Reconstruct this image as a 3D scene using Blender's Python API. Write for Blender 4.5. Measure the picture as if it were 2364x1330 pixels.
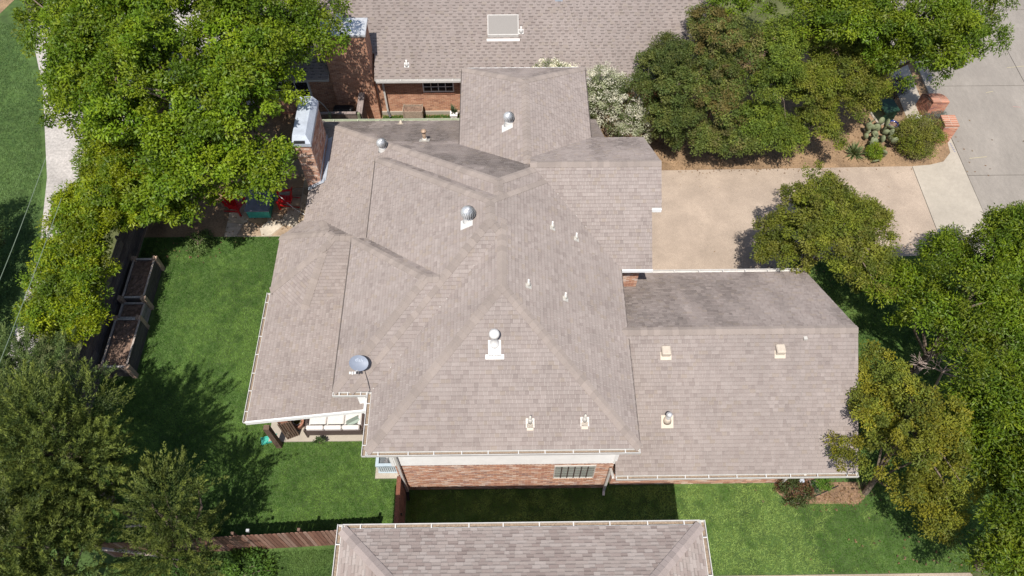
import bpy, math, random
import numpy as np
from mathutils import Vector, Matrix
random.seed(7)
sc = bpy.context.scene
for o in list(bpy.data.objects): bpy.data.objects.remove(o, do_unlink=True)
col = sc.collection
# ---------------------------------------------------------------- camera (drone, 27 m above the ground)
CAM_H, PITCH, YAW, LENS = 27.0, math.radians(57.7), math.radians(0.7), 1750/2364*36
cam = bpy.data.cameras.new('camera'); co = bpy.data.objects.new('camera', cam); col.objects.link(co)
cam.sensor_width = 36; cam.lens = LENS; cam.clip_start = .5; cam.clip_end = 600
co.location = (0, 0, CAM_H); co.rotation_euler = (math.pi/2-PITCH, 0, -YAW)
sc.camera = co
# ---------------------------------------------------------------- sky, sun, exposure
SUN = Vector((-.10, -.50, 1.0)).normalized()          # towards the sun
w = bpy.data.worlds.new('World'); sc.world = w; w.use_nodes = True
wn = w.node_tree; bgn = wn.nodes['Background']
sky = wn.nodes.new('ShaderNodeTexSky'); sky.sky_type = 'NISHITA'; sky.sun_disc = False
sky.sun_elevation = math.asin(SUN.z); sky.sun_rotation = math.atan2(SUN.x, SUN.y)
sky.air_density = 1.0; sky.dust_density = 1.2
wn.links.new(sky.outputs[0], bgn.inputs[0]); bgn.inputs[1].default_value = .11
sl = bpy.data.lights.new('sun', 'SUN'); so = bpy.data.objects.new('sun', sl); col.objects.link(so)
sl.energy = 4.8; sl.angle = math.radians(.53); sl.color = (1, .955, .89)
so.rotation_euler = SUN.to_track_quat('Z', 'Y').to_euler(); so.location = (0, -20, 60)
sc.view_settings.view_transform = 'Standard'; sc.view_settings.look = 'None'
sc.view_settings.exposure = 0.40; sc.view_settings.gamma = 1
sc.render.engine = 'CYCLES'
sc.cycles.max_bounces = 6; sc.cycles.transparent_max_bounces = 4
# ---------------------------------------------------------------- materials
MATS = {}
def _tree(name):
    m = bpy.data.materials.new(name); m.use_nodes = True; t = m.node_tree
    return m, t, t.nodes['Principled BSDF']
def _n(t, kind, **kw):
    n = t.nodes.new(kind)
    for k, v in kw.items():
        if k in n.inputs: n.inputs[k].default_value = v
        else: setattr(n, k, v)
    return n
def _noise(t, scale, detail=4, rough=.55, coord=None):
    n = _n(t, 'ShaderNodeTexNoise', Scale=scale, Detail=detail, Roughness=rough)
    if coord: t.links.new(coord, n.inputs['Vector'])
    return n
def _mul(t, a, b):
    m = _n(t, 'ShaderNodeMix', data_type='RGBA', blend_type='MULTIPLY'); m.inputs[0].default_value = 1
    t.links.new(a, m.inputs[6]); t.links.new(b, m.inputs[7]); return m.outputs[2]
def _ramp(t, fac, stops):
    r = _n(t, 'ShaderNodeValToRGB'); e = r.color_ramp.elements
    while len(e) < len(stops): e.new(.5)
    for q, (p, c) in zip(e, stops):
        q.position = p; q.color = (c if isinstance(c, tuple) else (c, c, c))+(1,)
    t.links.new(fac, r.inputs[0]); return r.outputs[0]
def mat(name, c=(.5, .5, .5), rough=.6, metal=0, spec=.35, attr=False, layers=(), bump=None, translucent=0, tcol=(1.2, 1.25, .5), stretch=None):
    """procedural material: base colour (or the 'Col' attribute) times noise layers (scale, lo, hi)"""
    if name in MATS: return MATS[name]
    m, t, b = _tree(name)
    geo = _n(t, 'ShaderNodeTexCoord').outputs['Object']
    if stretch:
        mp = _n(t, 'ShaderNodeMapping'); mp.inputs['Scale'].default_value = stretch
        t.links.new(geo, mp.inputs[0]); geo = mp.outputs[0]
    if attr: cur = _n(t, 'ShaderNodeAttribute', attribute_name='Col').outputs['Color']
    else:
        r = _n(t, 'ShaderNodeRGB'); r.outputs[0].default_value = (*c, 1); cur = r.outputs[0]
    for scale, lo, hi in layers:
        nz = _noise(t, scale, coord=geo)
        cur = _mul(t, cur, _ramp(t, nz.outputs[0], [(.3, lo), (.7, hi)]))
    t.links.new(cur, b.inputs['Base Color'])
    b.inputs['Roughness'].default_value = rough; b.inputs['Metallic'].default_value = metal
    b.inputs['Specular IOR Level'].default_value = spec
    if name == 'asphalt_shingle' and 'Diffuse Roughness' in b.inputs: b.inputs['Diffuse Roughness'].default_value = .38
    if bump:
        bn = _n(t, 'ShaderNodeBump'); bn.inputs['Strength'].default_value = bump[1]; bn.inputs['Distance'].default_value = bump[2]
        t.links.new(_noise(t, bump[0], coord=geo).outputs[0], bn.inputs['Height']); t.links.new(bn.outputs[0], b.inputs['Normal'])
    if translucent:
        tr = _n(t, 'ShaderNodeBsdfTranslucent'); mx = _n(t, 'ShaderNodeMixShader'); mx.inputs[0].default_value = translucent
        rgb = _n(t, 'ShaderNodeRGB'); rgb.outputs[0].default_value = (*tcol, 1)
        t.links.new(_mul(t, cur, rgb.outputs[0]), tr.inputs[0])
        t.links.new(b.outputs[0], mx.inputs[1]); t.links.new(tr.outputs[0], mx.inputs[2])
        t.links.new(mx.outputs[0], t.nodes['Material Output'].inputs[0])
    MATS[name] = m
    return m
M_SHINGLE = mat('asphalt_shingle', rough=.9, spec=.15, attr=True, layers=((1.1, .93, 1.05), (40, .93, 1.06), (160, .88, 1.1)))
M_BRICK = mat('fired_brick', rough=.85, spec=.2, attr=True, layers=((25, .85, 1.12), (110, .85, 1.12)))
M_MORTAR = mat('mortar', (0.553, 0.457, 0.383), .95, layers=((40, .85, 1.1),))
M_BRICKWALL = mat('brick_distance', (.36, .17, .11), .9, layers=((6, .85, 1.1), (22, .8, 1.15)))
M_WHITE = mat('white_paint', (.80, .79, .77), .45, layers=((3, .93, 1.03), (25, .95, 1.03)))
M_GUT = mat('gutter_paint', (.54, .52, .49), .4, layers=((5, .88, 1.04),))
M_GUTG = mat('gutter_pale_green', (0.400, 0.432, 0.320), .45, layers=((5, .85, 1.06),))
M_EAVESHADE = mat('brown_eave_shade', (.085, .07, .06), .6)  # dark brown that puts the eave-edge shade into colour
M_DEBRIS = mat('gutter_debris', (0.231, 0.175, 0.126), .95, layers=((30, .6, 1.4),))
M_TRIM = mat('eave_trim', (0.496, 0.472, 0.440), .6, layers=((6, .85, 1.05),))
M_GALV = mat('galvanised_steel', (.62, .62, .62), .35, .4, layers=((9, .8, 1.1),))
M_CHASE = mat('painted_sheet_metal', (.42, .455, .51), .42, .1, layers=((3, .85, 1.08), (20, .94, 1.05)))
M_VENTW = mat('white_vent', (.60, .58, .55), .4, layers=((14, .92, 1.03),))
M_VENTB = mat('beige_vent', (.48, .41, .33), .5, layers=((14, .9, 1.05),))
M_RUST = mat('rusty_flue', (.38, .27, .19), .7, .2, layers=((20, .6, 1.3),))
M_LEAD = mat('lead_flashing', (.50, .47, .42), .6, .2, layers=((18, .8, 1.15),))
M_DARK = mat('black_plastic', (.02, .02, .022), .45)
M_GLASS = mat('dark_window_glass', (.018, .02, .026), .06, 0, .6, layers=((2, .7, 1.3),))
M_PALEGLASS = mat('pale_blind_behind_glass', (0.346, 0.366, 0.327), .12, 0, .6, layers=((3, .8, 1.15),))
M_SKYL = mat('skylight_dome', (0.216, 0.198, 0.180), .35, 0, .4, layers=((60, .85, 1.1),))
M_CEDAR = mat('weathered_cedar', rough=.9, spec=.15, attr=True, layers=((3, .75, 1.2), (14, .75, 1.2)), stretch=(6, 6, 1))
M_GREYWOOD = mat('grey_weathered_wood', rough=.9, spec=.15, attr=True, layers=((3, .7, 1.25), (14, .7, 1.25)), stretch=(6, 1, 6))
M_SOIL = mat('garden_soil', (.20, .13, .095), .97, layers=((9, .6, 1.3), (45, .6, 1.4)), bump=(30, .7, .03))
M_MULCH = mat('mulch', (.20, .125, .075), .97, layers=((2, .75, 1.3), (40, .5, 1.6), (9, .8, 1.2)), bump=(40, .8, .03))
M_EARTH = mat('earth', (0.238, 0.155, 0.089), .97, layers=((1.3, .7, 1.25), (14, .7, 1.3), (70, .7, 1.3)), bump=(40, .5, .02))
M_GROUND = mat('ground', (.09, .10, .035), .95, layers=((.6, .6, 1.3), (12, .7, 1.3)))
M_LAWN = mat('lawn_thatch', (.055, .095, .022), .95, layers=((.5, .7, 1.25), (3, .7, 1.3), (40, .6, 1.4)))
M_AGG = mat('exposed_aggregate', (0.360, 0.286, 0.223), .9, layers=((.30, .84, 1.08), (1.2, .90, 1.06), (9, .93, 1.05), (45, .74, 1.22), (110, .66, 1.32)), bump=(90, .35, .01))
M_CONC = mat('concrete', (0.369, 0.325, 0.266), .9, layers=((.6, .88, 1.06), (5, .93, 1.05), (60, .86, 1.1)), bump=(70, .2, .004))
M_ROAD = mat('road_concrete', (0.249, 0.221, 0.190), .9, layers=((.25, .80, 1.10), (1.4, .90, 1.06), (9, .92, 1.06), (60, .84, 1.14)), bump=(70, .2, .004), stretch=(1, .35, 1))
M_JOINT = mat('joint_filler', (.10, .085, .07), .95)
M_ALLEY = mat('alley_gravel', (0.410, 0.377, 0.344), .95, layers=((.7, .75, 1.1), (9, .75, 1.2), (60, .75, 1.25)), bump=(50, .5, .02))
M_STONE = mat('flagstone', rough=.85, spec=.2, attr=True, layers=((2, .75, 1.2), (12, .85, 1.12)))
M_GROUT = mat('flagstone_grout', (0.468, 0.399, 0.323), .95, layers=((14, .8, 1.1),))
M_LEAF = mat('leaf', rough=.5, spec=.3, attr=True, translucent=.36)
M_LEAFD = mat('leaf_matt', rough=.6, spec=.25, attr=True, translucent=.25)
M_GRASS = mat('grass_blade', rough=.6, spec=.2, attr=True, translucent=.25)
M_BARK = mat('bark', (.16, .12, .09), .95, layers=((6, .6, 1.3), (25, .6, 1.4)), bump=(20, .8, .03), stretch=(3, 3, .6))
M_PALEBARK = mat('pale_dry_branch', (.42, .33, .29), .9, layers=((12, .7, 1.2),))
M_RED = mat('red_plastic', (.55, .012, .012), .35, layers=((8, .85, 1.1),))
M_TEAL = mat('teal_paint', (.06, .38, .29), .5, layers=((10, .85, 1.1),))
M_SLATE = mat('slate_top', (.17, .17, .20), .5, layers=((5, .8, 1.2), (40, .85, 1.15)))
M_DISH = mat('dish_grey', (.20, .225, .275), .5, layers=((6, .93, 1.05),))
M_DISHTXT = mat('dish_lettering', (.42, .46, .52), .5)
M_BLUEGREY = mat('condenser_paint', (.36, .43, .48), .5, layers=((8, .9, 1.06),))
M_FAN = mat('fan_grille', (.05, .045, .05), .5, .4)
M_CUSH = mat('cushion', (.64, .60, .57), .9, layers=((5, .93, 1.04), (80, .92, 1.05)))
M_PILLOW = mat('sage_pillow', (.30, .36, .31), .9, layers=((30, .85, 1.1),))
M_BROWNMETAL = mat('brown_metal', (.085, .06, .055), .5, .3)
M_TIMBER = mat('dark_timber', (.13, .085, .06), .8, layers=((4, .7, 1.2), (30, .8, 1.2)), stretch=(5, 5, .6))
M_TERRA = mat('terracotta', (.36, .17, .11), .8, layers=((8, .75, 1.15),))
M_BLUEPOT = mat('blue_glaze', (.012, .03, .19), .15, 0, .6)
M_UGREEN = mat('utility_green', (0.015, 0.041, 0.023), .45, layers=((6, .8, 1.2),))
M_CACTUS = mat('cactus', (.165, .185, .10), .7, layers=((9, .85, 1.15),))
M_WIRE = mat('cable', (.16, .20, .14), .6)
M_YPAINT = mat('survey_yellow', (.40, .35, .22), .9, layers=((30, .8, 1.1),))
M_RPAINT = mat('survey_red', (.40, .24, .21), .9, layers=((30, .8, 1.1),))
M_BPAINT = mat('survey_blue', (.10, .12, .26), .9)
M_STEELLID = mat('steel_lid', (.13, .14, .18), .6, .4, layers=((25, .8, 1.2),))
# ---------------------------------------------------------------- object helpers
def wloc(o):
    v = Vector((0, 0, 0))
    while o: v += o.location; o = o.parent
    return v
def tag(o, label=None, cat=None, group=None, kind=None):
    if label: o['label'] = label
    if cat: o['category'] = cat
    if group: o['group'] = group
    if kind: o['kind'] = kind
    return o
def link(o, parent):
    col.objects.link(o)
    if parent is not None: o.parent = parent
    return o
def thing(name, loc, label, cat, group=None):
    o = bpy.data.objects.new(name, None); o.empty_display_size = .2; o.location = loc
    link(o, None); return tag(o, label, cat, group)
def mesh_obj(name, v, f, m, parent=None, cols=None, smooth=False, origin=None):
    """v are world coordinates; the object's origin goes to the parent's origin (or to origin)"""
    me = bpy.data.meshes.new(name)
    base = wloc(parent) if parent is not None else Vector(origin or (0, 0, 0))
    me.from_pydata([(x-base.x, y-base.y, z-base.z) for x, y, z in v], [], f)
    if cols is not None:
        a = me.color_attributes.new('Col', 'FLOAT_COLOR', 'POINT')
        a.data.foreach_set('color', [q for c in cols for q in (c[0], c[1], c[2], 1)])
    if m: me.materials.append(m)
    if smooth: me.shade_smooth()
    o = bpy.data.objects.new(name, me)
    if parent is None: o.location = base
    return link(o, parent)
class MB:
    def __init__(s, M=None): s.v = []; s.f = []; s.c = []; s.M = M; s.cur = (1, 1, 1)
    def add(s, v, f):
        n = len(s.v)
        if s.M is not None: v = [tuple(s.M @ Vector(q)) for q in v]
        s.v += [tuple(q) for q in v]; s.f += [tuple(i+n for i in q) for q in f]; s.c += [s.cur]*len(v); return s
    def box(s, x0, y0, z0, x1, y1, z1):
        return s.add([(x0, y0, z0), (x1, y0, z0), (x1, y1, z0), (x0, y1, z0), (x0, y0, z1), (x1, y0, z1), (x1, y1, z1), (x0, y1, z1)],
                     [(0, 3, 2, 1), (4, 5, 6, 7), (0, 1, 5, 4), (1, 2, 6, 5), (2, 3, 7, 6), (3, 0, 4, 7)])
    def bbox(s, x0, y0, z0, x1, y1, z1, b=.02):
        """box with chamfered top and sides"""
        P = lambda k, z: [(x0+k, y0, z), (x1-k, y0, z), (x1, y0+k, z), (x1, y1-k, z), (x1-k, y1, z), (x0+k, y1, z), (x0, y1-k, z), (x0, y0+k, z)]
        ins = lambda z: [(x0+b, y0+b, z), (x1-b, y0+b, z), (x1-b, y0+b, z), (x1-b, y1-b, z), (x1-b, y1-b, z), (x0+b, y1-b, z), (x0+b, y1-b, z), (x0+b, y0+b, z)]
        v = ins(z0)+P(b, z0+b)+P(b, z1-b)+ins(z1); f = []
        for r in range(3):
            for i in range(8):
                a, c = r*8+i, r*8+(i+1) % 8; f.append((a, c, c+8, a+8))
        f += [tuple(range(7, -1, -1)), tuple(range(24, 32))]
        return s.add(v, f)
    def tube(s, p0, p1, r0, r1=None, n=8, cap=True):
        r1 = r0 if r1 is None else r1; a, b = Vector(p0), Vector(p1); d = (b-a)
        if d.length < 1e-6: return s
        d.normalize(); u = d.orthogonal().normalized(); w_ = d.cross(u); v = []
        for c, r in ((a, r0), (b, r1)):
            for i in range(n):
                t = 2*math.pi*i/n; v.append(tuple(c+u*(r*math.cos(t))+w_*(r*math.sin(t))))
        f = [(i, (i+1) % n, n+(i+1) % n, n+i) for i in range(n)]
        if cap: f += [tuple(range(n-1, -1, -1)), tuple(range(n, 2*n))]
        return s.add(v, f)
    def path(s, pts, rs, n=6):
        for i in range(len(pts)-1): s.tube(pts[i], pts[i+1], rs[i], rs[i+1], n)
        return s
    def lathe(s, c, prof, n=16, sx=1, sy=1):
        v = []; f = []; k = len(prof)
        for r, z in prof:
            for i in range(n):
                t = 2*math.pi*i/n; v.append((c[0]+r*sx*math.cos(t), c[1]+r*sy*math.sin(t), c[2]+z))
        for j in range(k-1):
            for i in range(n): f.append((j*n+i, j*n+(i+1) % n, (j+1)*n+(i+1) % n, (j+1)*n+i))
        f += [tuple(range(n-1, -1, -1)), tuple(range((k-1)*n, k*n))]
        return s.add(v, f)
    def prism(s, poly, z0, z1):
        n = len(poly); g = lambda z, q: z(q[0], q[1]) if callable(z) else z
        v = [(q[0], q[1], g(z0, q)) for q in poly]+[(q[0], q[1], g(z1, q)) for q in poly]
        return s.add(v, [tuple(range(n-1, -1, -1)), tuple(range(n, 2*n))]+[(i, (i+1) % n, n+(i+1) % n, n+i) for i in range(n)])
    def obj(s, name, m, parent=None, smooth=False, cols=False, origin=None):
        return mesh_obj(name, s.v, s.f, m, parent, s.c if cols else None, smooth, origin)
def structure(name, poly, z, m, thick=.0):
    """a flat sheet (or slab with real sides) of the setting"""
    b = MB()
    if thick: b.prism(poly, z-thick, z)
    else: b.add([(x, y, z) for x, y in poly], [tuple(range(len(poly)))])
    return tag(b.obj(name, m), kind='structure')
def project(x, y, z):
    c, s_ = math.cos(YAW), math.sin(YAW); X = c*x-s_*y; Y = s_*x+c*y; Z = z-CAM_H
    d = Y*math.cos(PITCH)-Z*math.sin(PITCH)
    return 512+757.9*X/d, 288+757.9*(-Y*math.sin(PITCH)-Z*math.cos(PITCH))/d
def finalize(pieces, parent, name, stuff_name, m, nmax=300):
    """pieces: (verts, faces, colour).  The nmax that show largest become objects, the rest one 'stuff' part"""
    def size(p):
        q = [project(*v) for v in p[0][:4]]
        xs = [a for a, _ in q]; ys = [b for _, b in q]
        if min(xs) < 2 or max(xs) > 1022 or min(ys) < 2 or max(ys) > 574: return 0
        ar = 0
        for i in range(len(q)):
            ar += q[i][0]*q[(i+1) % len(q)][1]-q[(i+1) % len(q)][0]*q[i][1]
        return abs(ar)
    order = sorted(range(len(pieces)), key=lambda i: -size(pieces[i]))
    for i in order[:nmax]:
        v, f, c = pieces[i]
        mesh_obj(name, v, f, m, parent, [c]*len(v))
    rest = order[nmax:]
    if rest:
        V = []; F = []; C = []
        for i in rest:
            v, f, c = pieces[i]; n = len(V); V += v; F += [tuple(k+n for k in q) for q in f]; C += [c]*len(v)
        tag(mesh_obj(stuff_name, V, F, m, parent, C), kind='stuff')
# ---------------------------------------------------------------- roof maths (pure python)
class Pl:
    """a roof plane: eave point, outward (downslope) direction, eave height, pitch"""
    def __init__(s, x0, y0, dx, dy, z0, p=.66, eave=True):
        s.x0, s.y0, s.dx, s.dy, s.z0, s.p, s.eave = x0, y0, dx, dy, z0, p, eave
    def inn(s, x, y): return -((x-s.x0)*s.dx+(y-s.y0)*s.dy)
    def z(s, x, y): return s.z0+s.p*s.inn(x, y)
def clip(poly, f):
    """keep the part of a 2D polygon where f(x,y) >= 0 (f affine)"""
    out = []; n = len(poly)
    for i in range(n):
        a, b = poly[i], poly[(i+1) % n]; fa, fb = f(*a), f(*b)
        if fa >= 0: out.append(a)
        if (fa >= 0) != (fb >= 0):
            t = fa/(fa-fb); out.append((a[0]+t*(b[0]-a[0]), a[1]+t*(b[1]-a[1])))
    return out
class Block:
    def __init__(s, planes, x0=-60, x1=60, y0=-60, y1=90):
        s.pl = planes; s.b = (x0, x1, y0, y1); s.polys = []
        for i, a in enumerate(planes):
            q = [(x0, y0), (x1, y0), (x1, y1), (x0, y1)]
            for j, c in enumerate(planes):
                if c.eave and len(q) > 2: q = clip(q, c.inn)
                if j != i and len(q) > 2: q = clip(q, lambda x, y, a=a, c=c: c.z(x, y)-a.z(x, y))
            s.polys.append(q if len(q) > 2 else [])
    def z(s, x, y):
        x0, x1, y0, y1 = s.b
        if not (x0-1e-6 <= x <= x1+1e-6 and y0-1e-6 <= y <= y1+1e-6): return None
        m = 1e9
        for c in s.pl:
            if c.eave and c.inn(x, y) < -1e-6: return None
            m = min(m, c.z(x, y))
        return m
S, N_, L_, R_ = (0, -1), (0, 1), (-1, 0), (1, 0)
def P4(kind, pos, z, p=.66, eave=True):
    d = {'s': S, 'n': N_, 'l': L_, 'r': R_}[kind]
    return Pl(pos if d[0] else 0, pos if d[1] else 0, d[0], d[1], z, p, eave)
Q = .70710678
EV = 5.15
MAIN = {
 'A': Block([P4('s', 8.06, EV), P4('l', -4.28, EV), P4('r', 3.96, EV+.012)], y1=14.7),
 'C': Block([P4('s', 10.03, EV), P4('l', -4.98, EV), P4('r', 3.96, EV), P4('n', 19.76, EV)]),
 'B': Block([P4('s', 10.03, EV-.012), P4('l', -5.51, EV), P4('n', 15.97, EV)], x1=0),
 'D': Block([P4('s', 14.53, EV), P4('n', 20.71, EV)], x0=.87, x1=5.04),
 'D2': Block([P4('s', 14.53, EV), P4('n', 20.71, EV)], x0=5.04, x1=5.38, y0=16.3),
 'E': Block([P4('l', -1.80, EV), P4('r', 3.34, EV), P4('n', 24.68, EV)], y0=16.5),
 'F': Block([P4('l', -8.14, 2.7), P4('n', 24.13, 2.7)], y0=16.7, x1=-5.2),
 'F3': Block([P4('l', -8.14, 2.7, .66, False), P4('n', 24.13, 2.7)], y0=15.95, y1=16.7, x0=-5.62, x1=-5.2),
 'F2': Block([P4('l', -8.14, 2.7, .66, False), P4('n', 24.13, 2.7), P4('r', 3.96, EV-.012)], y0=14.9, x0=-5.2),
 'H': Block([P4('s', 14.08, 2.6), P4('n', 19.28, 2.6), P4('l', -9.0, 2.6),
             Pl(-9.0, 17.95, -Q, Q, 2.6), Pl(-9.0, 15.41, -Q, -Q, 2.6)], x1=-4.9),
 'G': Block([P4('l', -9.0, 2.5, .22)], x1=-4.85, y0=10.15, y1=15.6),
 'I': Block([P4('s', 8.05, 2.7), P4('n', 15.98, 2.7)], x0=4.78, x1=11.48),
 'I2': Block([P4('s', 8.05, 2.7), P4('n', 15.98, 2.7)], x0=3.5, x1=4.78, y1=14.93),
}
SOUTH = {'N': Block([P4('n', 5.54, 6.0), P4('l', -4.57, 6.0), P4('r', 5.23, 6.0)], y0=-3.0)}
NORTH = {'T': Block([P4('s', 26.78, 2.7, .52), P4('n', 40.4, 2.7, .52)], x0=-6.0, x1=9.7),
         'Tm': Block([P4('s', 26.78, 2.7, .52), P4('n', 40.4, 2.7, .52)], x0=-8.1, x1=-6.0, y0=27.95),
         'Tl': Block([P4('s', 26.78, 2.7, .52), P4('n', 40.4, 2.7, .52)], x0=-12.0, x1=-8.1)}
def top_z(blocks, x, y):
    m = None
    for b in blocks.values():
        z = b.z(x, y)
        if z is not None and (m is None or z > m): m = z
    return m
# ---------------------------------------------------------------- the setting: ground, lawns, drive, street
structure('ground', [(-300, -200), (300, -200), (300, 400), (-300, 400)], -.03, M_GROUND)
rear_lawn = [(-16.6, 6.35), (-3.4, 6.6), (-3.4, 19.9), (-16.6, 19.9)]
structure('lawn', rear_lawn, 0, M_LAWN)
structure('lawn', [(-3.4, 5.4), (19.6, 5.4), (19.6, 18.55), (10.9, 18.55), (10.9, 8.9), (-3.4, 8.9)], 0, M_LAWN)
structure('lawn', [(-19, -4), (-3.4, -4), (-3.4, 6.6), (-16.6, 6.35), (-19, 6.3)], -.004, M_LAWN)
structure('lawn', [(-60, 8), (-19.8, 8), (-20.0, 15), (-20.5, 20), (-21.3, 23.4), (-23.4, 29.4), (-26.0, 35.0), (-27.5, 38), (-60, 38)], 0, M_LAWN)
structure('path', [(-60, 35.4), (-27.6, 35.0), (-26.6, 38), (-60, 39)], .003, M_EARTH)
structure('alley', [(-26.0, 35.0), (-23.4, 29.4), (-21.3, 23.4), (-20.5, 20), (-20.0, 15), (-19.8, 8), (-18.9, 8), (-19.0, 20), (-17.8, 25), (-16.4, 27.5), (-9, 28.5), (-9, 36), (-22, 44)], 0, M_ALLEY)
structure('rear_bed', [(-16.6, 19.9), (-12.35, 19.9), (-12.35, 26), (-16.6, 26.5)], .0, M_EARTH)
structure('side_yard', [(-12.3, 23.5), (9.5, 23.5), (9.5, 28), (-12.3, 28)], -.006, M_EARTH)
structure('side_path', [(6.3, 2.5), (15.7, 2.5), (15.7, 5.4), (6.3, 5.4)], .03, M_AGG, .06)
structure('driveway', [(3.9, 15.0), (11.0, 15.0), (12.2, 18.3), (19.03, 18.55), (19.03, 23.58), (12, 23.50), (3.9, 23.44)], .02, M_AGG, .05)
apron = [(19.055, 18.5), (19.9, 18.05), (20.7, 17.2), (21.3, 15.9), (21.47, 15.9), (21.43, 25.62), (21.25, 25.62), (21.1, 24.4), (20.6, 23.85), (19.9, 23.66), (19.055, 23.58)]
structure('apron', apron, .022, M_CONC, .05)
structure('bed', [(4.4, 23.46), (12, 23.52), (19.04, 23.55), (21.3, 23.55), (21.3, 33), (4.4, 33)], .004, M_EARTH)
structure('front_walk', [(19.7, 26.4), (20.75, 26.75), (20.9, 33), (19.7, 33)], .03, M_CONC, .06)
structure('kerb', [(21.29, 2.0), (21.47, 2.0), (21.47, 15.88), (21.29, 15.88)], .12, M_CONC, .2)
structure('kerb', [(21.24, 25.64), (21.43, 25.64), (21.40, 50), (21.21, 50)], .12, M_CONC, .2)
road = structure('road', [(21.46, -30), (44, -30), (44, 80), (21.46, 80)], -.022, M_JOINT)
ys = [5.3, 11.2, 17.1, 23.0, 28.9, 34.8, 40.7]
for i in range(len(ys)-1):
    for x0, x1 in ((21.485, 26.40), (26.43, 31.3), (31.33, 36.2)):
        MB().prism([(x0, ys[i]+.02), (x1, ys[i]+.02), (x1, ys[i+1]-.012), (x0, ys[i+1]-.012)], -.15, random.uniform(-.003, .003)).obj('slab', M_ROAD, road)
# survey paint on the slabs and apron
def stroke(name, pts, wd, m, z, parent):
    b = MB()
    for (x0, y0), (x1, y1) in zip(pts, pts[1:]):
        L = math.hypot(x1-x0, y1-y0); nx, ny = -(y1-y0)/L*wd/2, (x1-x0)/L*wd/2
        b.add([(x0-nx, y0-ny, z), (x1-nx, y1-ny, z), (x1+nx, y1+ny, z), (x0+nx, y0+ny, z)], [(0, 1, 2, 3)])
    return b.obj(name, m, parent)
stroke('paint_mark', [(25.9, 30.2), (26.39, 30.26)], .03, M_YPAINT, .007, road); stroke('paint_mark', [(26.44, 30.27), (27.1, 30.34)], .03, M_YPAINT, .007, road)
stroke('paint_mark', [(25.2, 27.42), (25.6, 27.36)], .03, M_RPAINT, .007, road)
stroke('paint_mark', [(21.9, 24.04), (22.75, 24.14)], .03, M_YPAINT, .007, road)
stroke('paint_mark', [(24.9, 24.9), (25.0, 24.6)], .03, M_YPAINT, .007, road)
stroke('paint_mark', [(24.2, 28.4), (24.6, 28.5)], .03, M_YPAINT, .007, road)
apr = [o for o in col.objects if o.name == 'apron'][0]
for k in range(5):
    y = 24.98-k*.12; x = 21.28+.01*k
    stroke('paint_mark', [(x-.03, y), (x+.04, y-.03), (x+.0, y-.07)], .022, M_BPAINT, .028, apr)
tag(MB().lathe((19.2, 19.78, .022), [(.15, 0), (.15, .008), (.13, .012)], 20).obj('manhole_cover', M_STEELLID, origin=(19.2, 19.78, 0)), 'round dark steel cover set in the pale apron by the joint', 'manhole cover')
# ---------------------------------------------------------------- patio with flagstones
patio = structure('patio', [(-12.42, 19.88), (-8.2, 19.88), (-8.2, 25.2), (-12.42, 25.2)], .03, M_GROUT, .06)
rng = random.Random(3)
STONE = [(.40, .30, .20), (.46, .36, .25), (.34, .25, .17), (.42, .34, .26), (.38, .24, .14), (.44, .38, .30)]
def flagstones(x0, x1, y0, y1, nx, ny, jit):
    seeds = [(x0+(i+.5+rng.uniform(-jit, jit))*(x1-x0)/nx, y0+(j+.5+rng.uniform(-jit, jit))*(y1-y0)/ny) for i in range(nx) for j in range(ny)]
    for a in seeds:
        q = [(x0, y0), (x1, y0), (x1, y1), (x0, y1)]
        for b in seeds:
            if b is a or not q: continue
            mx, my = (a[0]+b[0])/2, (a[1]+b[1])/2; dx, dy = a[0]-b[0], a[1]-b[1]; L = math.hypot(dx, dy)
            q = clip(q, lambda x, y: ((x-mx)*dx+(y-my)*dy)/L-.016)
        if len(q) > 2:
            c = rng.choice(STONE); k = rng.uniform(.9, 1.1); z = .052+rng.uniform(-.004, .004)
            b = MB(); b.cur = tuple(v*k for v in c); b.prism(q, .02, z).obj('flagstone', M_STONE, patio, cols=True)
flagstones(-12.4, -9.32, 19.9, 22.55, 4, 4, .42)
flagstones(-9.27, -8.22, 19.9, 22.55, 1, 4, .4)
flagstones(-12.4, -9.32, 22.6, 25.15, 3, 3, .4)
flagstones(-9.27, -8.22, 22.6, 25.15, 1, 3, .4)
# ---------------------------------------------------------------- roofs
PAL = {'main': [((0.278, 0.234, 0.212), 9), ((0.262, 0.218, 0.197), 2.4), ((0.272, 0.225, 0.193), 1.3), ((0.242, 0.201, 0.182), 1.2), ((0.297, 0.252, 0.229), 1.8)],
       'north': [((0.262, 0.220, 0.200), 8), ((0.248, 0.206, 0.186), 2), ((0.255, 0.213, 0.186), 1), ((0.239, 0.197, 0.178), 1)],
       'south': [((0.314, 0.262, 0.234), 5), ((0.281, 0.228, 0.204), 3), ((0.346, 0.295, 0.266), 3), ((0.253, 0.202, 0.180), 1)]}
_g = np.random.default_rng(11).random((64, 64))
def vnoise(x, y):
    xi, yi = math.floor(x), math.floor(y); fx, fy = x-xi, y-yi; fx = fx*fx*(3-2*fx); fy = fy*fy*(3-2*fy)
    G = lambda i, j: _g[i % 64, j % 64]
    return (G(xi, yi)*(1-fx)+G(xi+1, yi)*fx)*(1-fy)+(G(xi, yi+1)*(1-fx)+G(xi+1, yi+1)*fx)*fy
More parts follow.
